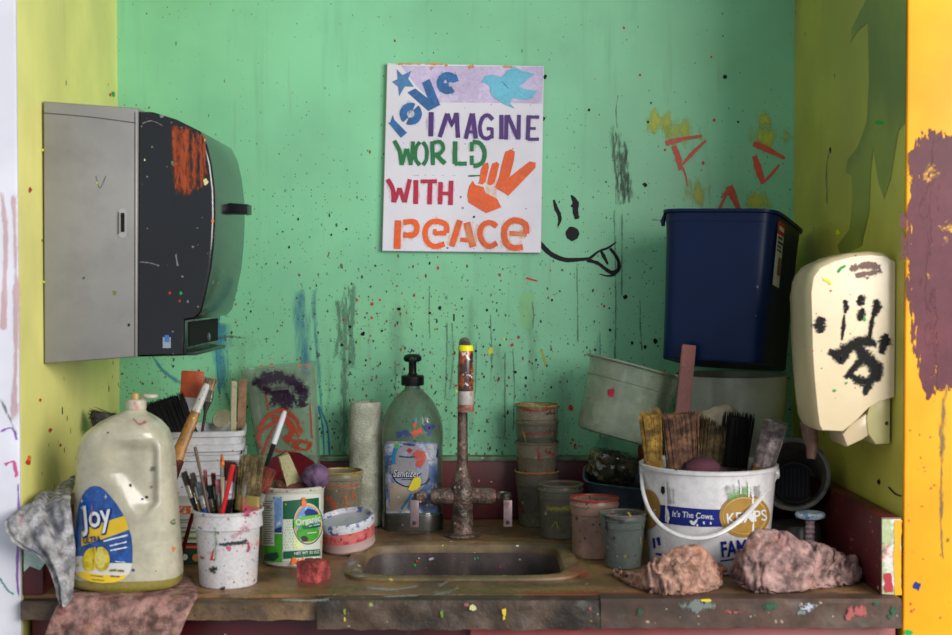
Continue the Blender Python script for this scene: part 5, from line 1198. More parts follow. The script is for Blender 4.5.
mb = MB(); mb.lathe([(.0126,zz0+Lz*.10),(.0136,zz0+Lz*.12),(.0136,zz0+Lz*.31),(.0128,zz0+Lz*.33)], mat('dirty white tape', (196,188,182), 0.5, grime=[((150,100,90),40,.5,.68,.7)]), 24, M=Matrix.Translation((x_+.0045,-2*R_,0))); part('nozzle_tape', mb, tap, 'dirty white band')
mb = MB(); mb.lathe([(.0095,zz0+.001),(.0135,zz0-.001),(.0140,zz0+.002),(.0140,zz0+Lz*.10),(.0125,zz0+Lz*.12)], mat('rusty aerator', (140,90,76), 0.5, var=.2, vscale=80), 24, M=Matrix.Translation((x_+.0045,-2*R_,0))); part('aerator', mb, tap, 'rust-pink nozzle tip')
mb = MB(); mb.lathe([(.0121,0),(.0131,.001),(.0130,.007),(.0118,.010)], flat('fresh yellow paint', (226,222,30), .4), 24, M=Matrix.Translation((x_+.0043,-2*R_,zz1-.002)), jit=lambda x,y,z: .06*noise.noise(Vector((x*200,y*200,z*300)))); part('yellow_daub', mb, tap, 'bright yellow paint daub near the top')
# ============================================================ WHITE PAIL OF BRUSHES
c, rb = base_at(709, 577, 59.0); YP = c.y; rt = rim_r(67.0, YP); H = zof(463, YP)
M_pail = mat('white pail plastic', (208,204,206), 0.25, fine=60, var=0.03, clear=0.2, grime=[((170,160,160), 12, .6, .75, .4)], splats=[(60,.22,.08,[(70,70,80),(150,120,110)])])
prof = [(rb-.004,0),(rb,.004),(rb+(rt-rb)*.86,H*.86),(rt-.002,H*.865),(rt-.001,H*.955),(rt+.003,H*.962),(rt+.0034,H*.992),(rt+.001,H)]
pail = thing('ice_cream_pail', 'white ice cream pail with navy band and gold ovals, full of wide brushes', 'pail', c+Vector((0,0,.001)))
mb = MB(); mb.lathe(shell(prof, .002), M_pail, 96, caps=False); part('tub', mb, pail)
PF = rfun(prof); U1, U2, U3, U4, U5 = [cone_map(c, PF, .0006+.0005*i) for i in range(5)]
k7 = crop(640, 480, 6.8); K7 = lambda *p: k7(list(p))
navy = flat('pail navy', (24,34,110), .35); gold = mat('pail gold', (158,120,52), .35, var=.08, fine=0, grime=[((120,96,44), 20, .5, .7, .6)]); wl = flat('pail letters', (206,206,210), .35); Gsheen = mat('grey wiped smear', (120,122,116), .4, soft=(.55,60,1.0)); Ggr = mat('green show-through', (110,180,80), .4, soft=(.6,150,1.0)); Gwh = mat('white drip', (214,212,212), .35, soft=(1.0,150,.3))  # grey and green sheen of see-through patches, painted on as colour
mb = MB()
mb.decal([K7((60,165),(130,172),(300,192),(440,203),(560,206),(556,322),(430,324),(290,315),(130,294),(70,280))], U1, navy, 2)
def ell7(cx, cy, rx, ry, m, mpf): mb.decal([[(640+(cx+rx*cos(t))/6.8, 480+(cy+ry*sin(t))/6.8) for t in [2*pi*i/36 for i in range(36)]]], mpf, m, 2)
ell7(712,248,172,148,gold,U2); ell7(50,205,88,135,gold,U2)
ell7(712,248,150,126,flat('pail gold line', (196,168,110), .35),U3); ell7(712,248,144,120,gold,U4)
mb.text("It's The Cows.", 640+216/6.8, 480+252/6.8, 8.2, U2, wl, rot=.075, bold=.01, sx=.88, step=1.5)
mb.text('KEMPS', 640+588/6.8, 480+306/6.8, 15.5, U5, wl, rot=-.10, bold=.01, sx=.92, step=1.5)
mb.text('S', 640+85/6.8, 480+258/6.8, 12, U5, wl, rot=.1, sx=.6, step=1.5)
mb.text('FAMILY', 640+552/6.8, 480+528/6.8, 21.5, U2, navy, rot=-.09, bold=.03, sx=.66, step=1.5)
mb.stroke(K7((545,556),(620,545),(700,528)), 1.3, U2, navy, .1); mb.stroke(K7((90,400),(98,470)), 2.5, U2, navy, .3); mb.stroke(K7((120,395),(132,450)), 3.2, U2, navy, .3); mb.stroke(K7((105,505),(150,515)), 2, U2, navy, .3)
for pts, w, m in [([(180,10),(190,90),(215,180)],9,Gsheen),([(610,30),(630,120),(640,190)],16,Gsheen),([(700,40),(710,130),(720,200)],12,Gsheen),([(790,40),(800,130)],10,Gsheen),([(600,130),(680,90),(760,60)],13,Ggr),([(230,170),(225,60)],3,Gsheen)]: mb.stroke(k7(pts), [x*1.2 for x in [w]*3][:len(pts)], U3, m, .25)
for x, y0, y1, w in ((172,0,290,1.6),(765,80,400,2.0),(735,10,120,1.4),(680,0,100,1.4),(185,200,300,2.0)): mb.stroke(K7((x,y0),(x+6,(y0+y1)/2),(x+4,y1)), w*1.4, U5, Gwh, .2)
mb.blob(*k7([(155,72)])[0], 2.6, 4.6, U3, M_black, .3, 12); mb.decal([K7((335,285),(350,278),(362,290),(395,262),(385,295),(370,312),(350,308))], U3, wl)
for x, y in ((390,315),(435,295),(480,300)): mb.blob(*k7([(x,y)])[0], 1, 1.4, U3, wl, .4, 8)
part('label', mb, pail, 'navy band and gold oval print')
hp = []
for px, py, dy in [(641.5,470,.0),(642,490,-.035),(649,512,-.075),(662,528,-.105),(682,538,-.125),(702,539.5,-.130),(722,534,-.127),(742,520,-.112),(758,502,-.088),(770,486,-.050),(776.5,474,-.0)]:
    p = at(px, py, YP+dy); hp.append(p-c)
q = []
for i in range(len(hp)-1):
    for k in range(4): q.append(hp[i].lerp(hp[i+1], k/4))
q.append(hp[-1])
for _ in range(3): q = [q[0]] + [(q[i-1]+q[i]*2+q[i+1])/4 for i in range(1, len(q)-1)] + [q[-1]]
mb = MB(); mb.tube(q, [.0028+.0022*i/len(q) for i in range(len(q))], M_pail, 12, asp=.7)
for s_ in (0, -1): mb.lathe([(.001,-.003),(.009,-.003),(.009,.003),(.001,.003)], M_pail, 20, M=Matrix.Translation(q[s_])@Matrix.Rotation(pi/2,4,'Y'))
part('bail_handle', mb, pail, 'white plastic bail hanging in front')
PC = c.copy(); PH = H; PR = rt
# ---- its brushes
W_br = mat('brown wood handle', (122,80,50), .45, var=.15, vscale=20); K_pl = flat('black plastic handle', (18,18,20), .35)
def P(px, py, Y): return at(px, py, Y)
gb = 'wide brushes standing in the pail'
brush(P(661,560,2.13), P(649,408,2.08), .030, .020, .085, .03, bristle('yellow stained bristles', (136,108,44), (90,60,36)), M_brassf, W_br, 'yellow-stained flared brush at the left of the pail', group=gb, flare=1.25, n=140)
brush(P(690,560,2.14), P(679,411,2.10), .056, .018, .092, .026, bristle('brown bristles', (112,80,62)), M_ferr, W_br, 'widest brush in the pail, with square brown bristles', group=gb, flare=1.12, n=260, jag=.05)
brush(P(699,560,2.175), P(713,418,2.145), .050, .018, .08, .025, bristle('olive dark bristles', (86,72,44), (48,40,30)), M_ferr, W_br, 'dark olive brush with a slanted pointed tip in the pail', group=gb, flare=1.0, n=200, slant=-.5, jag=.15, face=(.25,-1,0))
brush(P(721,565,2.19), P(739,410,2.17), .050, .022, .095, .03, bristle('black bristles', (22,22,24), (10,10,12)), mat('worn dark ferrule', (110,96,90), .4, metal=.6, var=.2, vscale=60), K_pl, 'black bristled brush standing in the pail', group=gb, flare=1.05, n=260, jag=.12)
brush(P(738,560,2.12), P(776,420,2.07), .036, .020, .078, .025, bristle('greyish pink bristles', (150,138,136), (110,92,92)), M_brassf, W_br, 'grey brush with a brass ferrule leaning right out of the pail', group=gb, flare=1.12, n=220, jag=.03)
mb = MB(); 
def lump(center, rx, ry, rz, m, seed, amp=.25, fr=18.0, sub=4, label=None, name='rag', cat='rag', floor=None, group=None):
    b = bmesh.new(); bmesh.ops.create_icosphere(b, subdivisions=sub, radius=1.0)
    for v in b.verts:
        d = v.co.normalized(); q = Vector((d.x*rx, d.y*ry, d.z*rz)); s_ = Vector((seed*3.1, seed*1.7, seed*2.3))
        nn = noise.noise(q*fr+s_)*amp + (1-abs(noise.noise(q*fr*2.3+s_))*2)*amp*.35 + noise.noise(q*fr*5+s_)*amp*.15
        q *= 1+nn
        if floor is not None: q.z = max(q.z, floor)
        v.co = q
    mb = MB(); mb.bm(b, m); o = mb.build(name, None, center, sharp=1.4)
    return props(o, label, cat, group)
lump(P(703,466,2.10)+Vector((0,0,-.004)), .028, .018, .018, mat('wine red cloth', (74,34,48), .85, var=.2, bump=.6, bscale=200), 2, label='wine-coloured crumpled cloth tucked among the pail brushes', name='cloth_scrap', cat='cloth')
lump(P(722,424,2.215), .034, .02, .030, mat('cream shaggy nap', (176,164,142), .9, var=.1, bump=1.0, bscale=250), 3, amp=.3, fr=40, label='cream shaggy mop head at the back of the pail', name='mop_head', cat='mop')
mb = MB(); stick(P(668,560,2.22), P(689,345,2.25), .027, .012, mat('dusky pink painted wood', (150,84,76), .6, var=.12, grime=[((110,62,54),20,.5,.7,.6),((180,120,106),40,.6,.7,.6)], bump=.3, bscale=60), 'tall dusky pink wooden slat standing in the pail', name='wooden_slat', cat='slat', taper=.86)

# ============================================================ BLUE WASTEBASKET ON THE PALE TUB
M_navy = mat('navy plastic', (3,26,66), 0.4, var=0.06, fine=0, spec=.22, grime=[((4,20,54),5,.5,.75,.6)], splats=[(60,.18,.05,[(90,110,150),(120,120,120)])])
wl_ = Vector(((725-476)/F*2.35, 2.345, 0)); wb_z = CZ + 0.306
tilt = Quaternion((0,1,0), radians(4.5)) @ Quaternion((1,0,0), radians(-6))
wb = thing('wastebasket', 'dark navy rectangular wastebasket with a white and red sticker, perched by the corner', 'wastebasket', (wl_.x, wl_.y, wb_z), tilt @ Quaternion((0,0,1), radians(-26)))
Hw = .26
def sq(a, b, z, p=7, n=96): return [(a*math.copysign(abs(cos(t))**(2/p), cos(t)), b*math.copysign(abs(sin(t))**(2/p), sin(t)), z) for t in [2*pi*(j+.5)/n for j in range(n)]]
A_, B_ = .101, .120
rw = [(0,.885),(.003,.90),(.10,.925),(.20,.96),(.238,.98),(.2385,.985),(.253,.99),(.254,1.03),(.259,1.035),(.259,1.015)]
mb = MB(); rs = [sq(A_*k, B_*k, z) for z, k in rw] + [sq(A_*k-.003, B_*k-.003, max(z,.003)) for z, k in [(.2585,1.0),(.253,.985),(.20,.96),(.10,.925),(.003,.90)]]
mb.rings(rs, M_navy, True, True); part('bin', mb, wb)
mb = MB()
fc_ = lambda z: A_*(.90+(z-.003)/.235*.08)
def rside(u, z, o=.0008): return Vector((fc_(z)+o, u, z))
vs = [rside(-.088,.135), rside(-.040,.135), rside(-.040,.245), rside(-.088,.245)]
lz = lambda a, b, o: (rside(-.088+a*.048, .135+b*.11, o))
stw = mat('worn white sticker', (198,196,190), .5, grime=[((150,140,130),30,.55,.7,.6)])
def quad(a0, b0, a1, b1, m, o): mb.add([lz(a0,b0,o), lz(a1,b0,o), lz(a1,b1,o), lz(a0,b1,o)], [[0,1,2,3]], m)
quad(0,0,1,1,stw,.0008); quad(0,.80,1,1,flat('sticker red', (176,36,44)),.0014); quad(.15,.86,.85,.93,stw,.002)
for b0, b1, a1 in ((.73,.77,.8),(.66,.70,.9),(.60,.63,.7),(.54,.57,.8)): quad(.1,b0,a1,b1,flat('sticker print', (50,50,56)),.0016)
quad(.45,.18,.9,.46,flat('sticker brown', (120,84,64)),.0016)
part('sticker', mb, wb, 'white sticker with a red top')
mb = MB(); mb.tube([(-A_*1.03,-B_*.72,.242),(-A_*1.03-.006,-B_*.76,.2435),(-A_*1.03-.018,-B_*.80,.2445)], [.0012]*3, flat('dull wire', (120,120,120), .4, metal=.6), 8)
mb.tube([(-A_*1.0,-B_*.72,.254),(-A_*1.03,-B_*.74,.242),(-A_*1.02,-B_*.74,.234)], [.004,.0045,.003], M_navy, 12)
part('wire_hook', mb, wb, 'short wire poking from the rim')

# pale tub under it
YW = 2.40; cw = Vector(((731-476)/F*YW, YW, CZ+.0005))
M_pale = mat('cloudy pale plastic', (190,196,178), .25, alpha=.93, fine=0, var=.05, clear=.15, grime=[((160,166,146), 8, .5, .75, .5)], splats=[(60,.2,.1,[(90,80,80),(110,100,90)])])
pt = thing('plastic_bucket', 'cloudy pale bucket standing under the navy wastebasket', 'bucket', cw)
prof = [(.072,0),(.076,.004),(.086,.15),(.094,.20),(.100,.25),(.102,.285),(.101,.2855)]
mb = MB(); mb.lathe(shell(prof, .002), M_pale, 72, caps=False)
part('tub', mb, pt)

# tilted cloudy pail
YQ = 2.365; pb = at(616, 438, YQ); ptop = at(633, 367, YQ)
ax = (ptop - pb); ax.y = .020; Lq = ax.length*1.03
tp = thing('plastic_pail', 'big cloudy pail tipped to the right on the wrapped block, with a red blot', 'pail', pb, Quaternion((0,1,0), radians(15.5)) @ Quaternion((1,0,0), radians(-4)))
M_tp = mat('cloudy green-grey plastic', (160,172,150), .22, alpha=.50, var=.06, fine=50, clear=.2, grime=[((104,112,92),10,.5,.75,.5)], streaks=[((110,112,100),40,.58,.7,.5)], splats=[(70,.24,.15,[(60,60,56),(150,60,60),(170,170,160)])])
prof = [(.064,0),(.070,.003),(.0735,.010),(.0785,.098),(.0805,.099),(.083,.128),(.0915,.130),(.092,.133),(.090,.1335)]
mb = MB(); mb.lathe(shell(prof, .0018), M_tp, 72, caps=False)
cyl2 = lambda a, z, o=.001: Vector(((rfun(prof)(z)+o)*sin(a), -(rfun(prof)(z)+o)*cos(a), z))
Mtr = flat('deep red blot', (165,30,60), .5)
mb.blob(-.52, .075, .085, .0075, cyl2, Mtr, .35, 14); mb.stroke([(.35,.1315),(.6,.1315),(.75,.131)], .004, lambda a, z: Vector((.0945*sin(a), -.0965*cos(a), z)), Mrs, .2)
part('tub', mb, tp)

# small dark tub with the wrapped block in it
YK = 2.415; kc = Vector(((616-476)/F*YK, YK, CZ+.035))
M_slate = mat('slate blue plastic', (70,86,98), .3, fine=60, var=.1, grime=[((24,30,36),14,.5,.7,.6),((90,100,110),30,.66,.76,.5)], splats=[(60,.24,.2,[(150,150,60),(120,120,120),(150,60,50)])])
kt_ = thing('small_tub', 'slate blue rectangular tub tipped forward beneath the tilted pail', 'tub', kc, (radians(14), radians(6), radians(-4)))
rs = [sq(a, b, z, 5, 72) for a, b, z in [(.050,.034,0),(.053,.037,.004),(.060,.042,.060),(.0605,.0425,.062),(.066,.047,.063),(.067,.048,.066),(.064,.045,.067),(.057,.040,.060),(.051,.035,.004)]]
mb = MB(); mb.rings(rs, M_slate); part('tub', mb, kt_)
b = bmesh.new(); bmesh.ops.create_cube(b, size=1); bmesh.ops.subdivide_edges(b, edges=b.edges[:], cuts=24, use_grid_fill=True)
for v in b.verts:
    q = Vector((v.co.x*.080, v.co.y*.050, v.co.z*.050)); d = v.co.normalized()
    r_ = max(abs(v.co.x), abs(v.co.y), abs(v.co.z)); round_ = (abs(v.co.x)**6+abs(v.co.y)**6+abs(v.co.z)**6)**(1/6.0)
    q *= .5/max(round_, .3)*1.0
    q += d*(.0042*(1-2*abs(noise.noise(q*55)))+.0022*noise.noise(q*180)); v.co = q
mb = MB(); mb.bm(b, mat('crinkled film wrap', (62,62,50), .12, var=.3, vscale=40, clear=.9, fine=80, grime=[((110,96,60),22,.5,.64,.8),((30,30,34),30,.55,.68,.8)], splats=[(55,.3,.22,[(200,190,40),(40,50,110),(190,190,180),(60,50,60)])], bump=.6, bscale=120))
o = mb.build('wrapped_block', None, at(612, 466, 2.40)+Vector((0,0,0)), (radians(10), radians(12), radians(22)), sharp=1.3)
props(o, 'dark block wrapped in crinkled plastic film with yellow flecks', 'package')
mb = MB(); lump(at(650, 452, 2.44), .022, .02, .03, mat('rust orange cloth', (130,62,40), .85, var=.2, bump=.5, bscale=150), 5, label='rust orange cloth scrap wedged behind the yellow brush', name='cloth_scrap', cat='cloth')

# dark bucket on its side at the right
p0 = at(795, 483, 2.31); p1 = at(806, 474, 2.18); p1.x = min(p1.x, .524)
M_db = mat('sooty grey plastic', (110,106,96), .35, alpha=.92, var=.15, fine=60, grime=[((36,34,36),12,.45,.68,.8),((110,104,84),18,.6,.72,.5)], splats=[(80,.26,.2,[(150,140,120),(40,40,44),(120,60,50)])])
db = thing('grey_pail', 'sooty grey pail lying on its side with its mouth to the front', 'pail', p0, frame_rot(p1-p0, (0,0,1)))
Ld = (p1-p0).length
prof = [(.036,0),(.038,.003),(.043,.03),(.053,Ld*.84),(.0545,Ld*.86),(.0565,Ld*.97),(.0600,Ld*.975),(.0610,Ld*.995),(.0590,Ld)]
mb = MB(); mb.lathe(shell(prof, .0025), M_db, 64, caps=False)
mb.lathe([(.001,.0052),(.034,.0054)], flat('black ribbed bottom', (20,20,24), .5), 48, caps=False, jit=lambda x,y,z: .0)
for i in range(9): mb.box((-.028+i*.007-.001,-.025,.0054),(-.028+i*.007+.001,.025,.0068), flat('dull rib', (54,54,62), .4))
part('tub', mb, db)
# upturned tub under it, and the spigot
yb_ = 2.20; uc = Vector(((797-476)/F*yb_, yb_, CZ+.0005))
mb = MB(); mb.lathe([(.046,0),(.0465,.004),(.045,.006),(.040,.045),(.037,.050),(.001,.0505)], grimy('murky grey plastic', (92,90,86), .9, .3, .5, col=(60,56,50)), 56); 
o = mb.build('upturned_tub', None, uc); props(o, 'murky grey tub standing upside down under the sooty pail', 'tub')
ys_ = 2.085; sp = Vector(((811.5-476)/F*ys_, ys_, CZ+.0005)); zt_ = zof(515, ys_)
spg = thing('valve_knob', 'blue and white painted valve knob on a ridged stem behind the crumpled rag', 'valve', sp)
mb = MB(); prf = [(.012,0),(.012,.004)]; n_ = 9
for i in range(n_): z = .006+(zt_-.014)*i/n_; prf += [(.0062,z),(.0078,z+(zt_-.014)/n_*.5)]
prf += [(.0065,zt_-.008),(.001,zt_-.007)]
mb.lathe(prf, mat('chalky pink stem', (176,150,156), .5, grime=[((110,80,84),40,.5,.68,.7)]), 24); part('stem', mb, spg, 'ridged pinkish stem')
mb = MB(); mb.lathe([(.001,zt_-.009),(.010,zt_-.008),(.0225,zt_-.004),(.0238,zt_),(.0215,zt_+.004),(.010,zt_+.0055),(.001,zt_+.0055)], mat('blue and white knob paint', (190,200,205), .35, grime=[((40,110,160),45,.48,.56,.95),((60,50,60),50,.62,.7,.7)]), 36); part('knob', mb, spg, 'blue and white blotched knob')
# ============================================================ LEFT GROUP BEHIND THE JUG
M_sqb = mat('scuffed white bucket plastic', (198,198,202), .32, fine=80, var=.03, grime=[((150,146,150),14,.56,.74,.5)], splats=[(60,.26,.18,[(120,50,50),(60,60,90),(70,70,70),(160,60,60)]),(150,.3,.3,[(120,110,110),(140,80,80)])])
YB1 = 2.30; bc = Vector(((200-476)/F*YB1, YB1, CZ+.0005))
def sqbucket(name, label, z0, H, h0, h1, group):
    o = thing(name, label, 'bucket', bc+Vector((0,0,z0)), (0,0,radians(9)), group)
    zs = [(0,h0-.003),(.004,h0),(H-.036,h1-.004),(H-.034,h1+.0025),(H-.024,h1+.003),(H-.022,h1-.001),(H-.010,h1),(H-.009,h1+.005),(H-.001,h1+.0055),(H,h1+.002)]
    rs = [sq(a, a, z, 7, 96) for z, a in zs] + [sq(h1-.003, h1-.003, H-.003, 7, 96), sq(h0-.003, h0-.003, .006, 7, 96)]
    mb = MB(); mb.rings(rs, M_sqb); part('tub', mb, o); return o
gq = 'two white square buckets nested behind the soap jug'
sqbucket('square_bucket', 'lower outer one of two nested white square buckets', 0, .160, .062, .074, gq)
sqbucket('square_bucket', 'upper inner one of two nested white square buckets, full of tools', .034, .166, .060, .0735, gq)
M_blb = bristle('coarse black bristles', (20,20,22), (9,9,10))
brush(P(196,480,2.31), P(163,397,2.27), .066, .026, .062, .030, M_blb, mat('dark blue-black ferrule', (34,38,46), .35), K_pl, 'wide black bristled brush leaning left out of the square buckets', n=320, flare=1.05, jag=.10)
brush(P(176,440,2.335), P(90,417,2.22), .040, .018, .045, .028, bristle('matted grey bristles', (84,82,76), (50,48,46)), mat('dark blue-black ferrule', (34,38,46), .35), K_pl, 'grey matted brush lying flat behind the jug cap', n=200, flare=1.1, face=(0,-1,1))
# long brush with ochre stock, bristles down
ob = P(207,384,2.195); ot = P(162,494,2.125)
o = thing('paint_brush', 'long ochre and white brush leaning bristles down against the square buckets', 'brush', ob, frame_rot(ot-ob))
Lb = (ot-ob).length; mb = MB()
mb.tube([(0,0,0),(0,0,.006),(0,0,Lb*.26)], [.0042,.0062,.0078], mat('white painted handle', (196,192,188), .4, fine=150, grime=[((60,60,60),60,.58,.66,.8)], splats=[(110,.3,.4,[(40,40,44),(170,60,60),(90,90,90)])]), 16, asp=.6); part('handle', mb, o, 'white speckled handle end')
mb = MB(); mb.tube([(0,0,Lb*.25),(0,0,Lb*.35),(0,0,Lb*.55),(0,0,Lb*.70)], [.0076,.0092,.0098,.0120], mat('ochre wood', (158,112,52), .45, var=.15, vscale=30, grime=[((90,60,34),24,.5,.7,.8),((196,180,60),60,.66,.7,.9)], splats=[(110,.3,.3,[(40,60,80),(200,190,60),(60,50,40)])]), 16, asp=.6); part('stock', mb, o, 'ochre wooden stock')
mb = MB(); bristles(mb, .026, .014, Lb*.69, Lb, bristle('reddish brown bristles', (110,58,46), (70,34,30)), 1.1, 220, .08, 0, 99); part('bristles', mb, o)
brush(P(196,470,2.30), P(211,377,2.30), .018, .010, .022, .02, bristle('pale frayed bristles', (150,132,104), (96,80,64)), M_ferr, mat('dark handle', (50,46,44), .4), 'small brush with pale frayed bristles beside the orange scraper', n=120, flare=1.5)
# scraper
sc0, sc1 = P(186,470,2.325), P(193,371,2.345)
o = thing('scraper', 'orange plastic paint scraper standing in the square buckets', 'scraper', sc0, frame_rot(sc1-sc0)); Ls = (sc1-sc0).length
mb = MB(); mb.box((-.020,-.003,Ls*.72),(.020,.003,Ls), mat('orange scraper plastic', (186,84,48), .5, fine=60, grime=[((206,150,130),30,.62,.7,.8),((140,60,40),18,.55,.7,.5)]), .002); part('blade', mb, o)
mb = MB(); mb.box((-.019,-.0036,Ls*.60),(.019,.0036,Ls*.73), mat('greyish white collar', (186,184,186), .45, grime=[((150,60,60),40,.6,.68,.8)]), .001); mb.box((-.011,-.006,0),(.011,.006,Ls*.62), M_sqb, .003); part('handle', mb, o, 'greyish white handle')
stick(P(232,480,2.30), P(234,381,2.30), .0105, .004, mat('cream painted stick', (178,172,140), .5, grime=[((110,110,80),30,.55,.7,.7)]), 'cream round-ended stirring stick in the square buckets', name='stirring_stick', bev=.0018)
stick(P(239,480,2.32), P(243,379,2.33), .0145, .003, mat('bare brown wood', (140,104,78), .6, var=.15, vscale=30, grime=[((96,70,54),24,.5,.7,.6)]), 'brown flat wooden stick beside the cream stick', name='stirring_stick', bev=.0008)
mb = MB(); mb.lathe([(.001,-.0015),(.0165,-.0015),(.018,0),(.0165,.0015),(.001,.0015)], mat('cream disc', (176,170,140), .5, grime=[((120,116,90),30,.55,.7,.6)]), 40)
d_ = mb.build('plastic_disc', None, P(222,421,2.35)+Vector((0,0,.004)), (radians(62),0,radians(-10))); props(d_, 'cream round disc standing inside the inner square bucket', 'disc')
# cartons
def carton(z0, h, dx, rz, m, label, extra=None):
    mb = MB(); w, d = .105, .085; mb.box((-w/2,-d/2,0),(w/2,d/2,h-.0006), m, .0015)
    f = lambda x, z: Vector((x, -d/2-.0008, z))
    for it in (extra or []):
        mb.add([f(it[0],it[1]), f(it[2],it[1]), f(it[2],it[3]), f(it[0],it[3])], [[0,1,2,3]], it[4]) if len(it) == 5 else mb.lathe([(.001,0),(it[2],0),(it[2],.0006),(.001,.0006)], it[3], 20, M=Matrix.Translation(f(it[0],it[1]))@Matrix.Rotation(pi/2,4,'X'))
    o = mb.build('flat_carton', None, (-.478+dx, 2.150, CZ+z0), (0,0,radians(rz))); props(o, label, 'carton', 'cartons piled behind the brush cup')
cG, cW, cO = flat('carton green', (96,150,70), .5), flat('carton white', (196,194,186), .5), flat('carton orange', (206,92,44), .5)
carton(0.0005, .034, .004, 2, mat('carton dark green', (30,54,44), .4, fine=80), 'dark green carton with orange dots at the bottom of the pile', [(-.05,.026,.05,.030,cO),(-.05,.0306,.05,.0325,flat('carton wine',(120,40,50))),(.024,.011,.006,mat('carton amber', (170,110,50), .4)),(.006,.012,.005,cW)])
carton(.035, .032, -.003, -3, cW, 'white carton with green stripes in the middle of the pile', [(-.05,.006,.05,.010,cG),(-.05,.017,.05,.0195,cG),(-.05,.024,.05,.0255,flat('carton grey',(120,120,120)))])
carton(.0675, .030, .002, 4, cW, 'white carton with orange print on top of the pile', [(-.05,.014,.05,.027,mat('carton orange print', (206,92,44), .5, fine=0, grime=[((220,214,204),60,.5,.56,.95)])),(-.05,.004,.05,.0055,flat('carton grey',(120,120,120)))])
stick(P(180,560,2.085), P(193,513,2.075), .006, .006, mat('dark red lacquer', (130,26,36), .35), 'dark red handle resting against the carton pile', name='slender_rod', cat='stick')

# clear tall tub with paint swirls
YY = 2.45; tc_ = Vector(((296-476)/F*YY, YY, CZ+.004))
M_tray = mat('clear stained plastic', (140,156,136), .15, alpha=.30, clear=.3, fine=60, var=.05, grime=[((96,104,92),8,.55,.75,.5)], splats=[(60,.26,.22,[(60,40,50),(150,60,50),(40,60,50)]),(150,.3,.3,[(60,60,56),(120,110,100)])])
o = thing('clear_tub', 'tall clear tub with purple and orange paint swirls leaning by the green wall', 'tub', tc_, Quaternion((0,1,0), radians(-6)) @ Quaternion((1,0,0), radians(0)))
Ht = .297
tf = lambda z: (.047+(.0655-.047)*z/Ht, .026+(.036-.026)*z/Ht)
zs = [0,.003,.1,.2,Ht-.045,Ht-.044,Ht-.003,Ht]
rs = [sq(tf(z)[0]+(.0 if z < Ht-.0445 else .003), tf(z)[1]+(.0 if z < Ht-.0445 else .003), z, 7, 96) for z in zs]
rs += [sq(tf(z)[0]-.002, tf(z)[1]-.002, max(z,.003), 7, 96) for z in (Ht-.001,.2,.1,.003)]
mb = MB(); mb.rings(rs, M_tray)
def tm(o_=.001):
    def f(px, py):
        p = at(px, py, 2.415) - tc_; a = radians(6); x = p.x*cos(a) + p.z*sin(a)*1.0; z = -p.x*sin(a) + p.z*cos(a)
        return Vector((x, -tf(z)[1]-o_-(.003 if z > Ht-.0445 else 0), z))
    return f
Mpurp = mat('dark purple swirl', (40,18,44), .3, clear=.3, soft=(1.0,150,.3)); Mrus = mat('rust orange swirl', (160,58,34), .3, clear=.3, soft=(.95,150,.4)); Mdr = mat('deep red pool', (92,10,26), .25, clear=.5, fine=60, grime=[((60,8,20),20,.5,.7,.6)])
for pts, w, m in [([(256,385),(268,378),(285,378),(300,388),(304,402)],7,Mpurp),([(262,388),(275,392),(290,390)],6,Mpurp),([(272,395),(285,400),(296,398)],8,Mpurp),([(283,400),(284,412)],4,Mpurp),([(300,398),(303,408)],5,Mpurp),([(252,384),(262,381)],2,Mpurp),
                  ([(258,432),(266,418),(282,410),(296,420),(302,436)],3,Mrus),([(262,450),(258,436),(272,424),(290,424),(300,440)],2.4,Mrus),([(272,420),(285,418),(292,432),(284,442)],5,Mrus),([(275,425),(268,440),(262,456)],2,Mrus),([(296,440),(310,444),(305,450),(290,446)],3,Mrus),([(285,436),(300,446)],4,Mrus),([(268,445),(280,452),(296,452)],2,Mrus),
                  ([(266,392),(268,410)],1.2,Mrus),([(310,400),(312,440)],1.2,Mrus)]:
    mb.stroke(pts, w*(2.2 if m is Mpurp else 1.8), tm(), m, .35)
mb.decal([[(266,470),(272,458),(285,452),(300,453),(314,462),(318,478),(318,500),(268,500)]], tm(.0016), Mdr, 6)
for x in (262,272,300,308): mb.blob(x, 365+random.uniform(-1,1), 1.8, 1.2, tm(.0012), mat('coral fleck', (225,90,70), .5), .3, 8)
part('wall', mb, o)

# contents of the yogurt tub
yc = YOGC + Vector((0,0,YOGH))
lump(yc+Vector((.040,-.012,.014)), .021, .018, .020, mat('purple grey sponge', (98,74,104), .9, fine=200, var=.2, vscale=40, bump=.8, bscale=260, grime=[((150,80,70),40,.55,.66,.8),((60,50,100),30,.55,.7,.7)]), 8, amp=.22, fr=60, label='mottled purple sponge lump in the yogurt tub', name='sponge', cat='sponge')
b = bmesh.new(); bmesh.ops.create_cube(b, size=1); bmesh.ops.subdivide_edges(b, edges=b.edges[:], cuts=8, use_grid_fill=True)
for v in b.verts:
    q = Vector((v.co.x*.026*(1-.35*(v.co.z+.5)), v.co.y*.020, v.co.z*.058)); q += Vector((1,1,1))*noise.noise(q*120)*.0015; v.co = q
mb = MB(); mb.bm(b, mat('pale yellow green sponge', (166,160,118), .9, fine=200, grime=[((150,90,90),24,.52,.68,.7)], bump=.6, bscale=250)); o = mb.build('sponge_wedge', None, yc+Vector((-.006,.004,.020)), (0,radians(-20),radians(15)), sharp=1.0); props(o, 'pale yellow-green foam wedge leaning in the yogurt tub', 'sponge')
lump(yc+Vector((.006,.016,-.006)), .038, .022, .016, mat('brown red sponge', (96,50,46), .9, bump=.7, bscale=220, grime=[((140,110,60),30,.52,.68,.7)]), 12, amp=.2, fr=50, label='dark brown-red sponge at the back of the yogurt tub', name='sponge', cat='sponge')

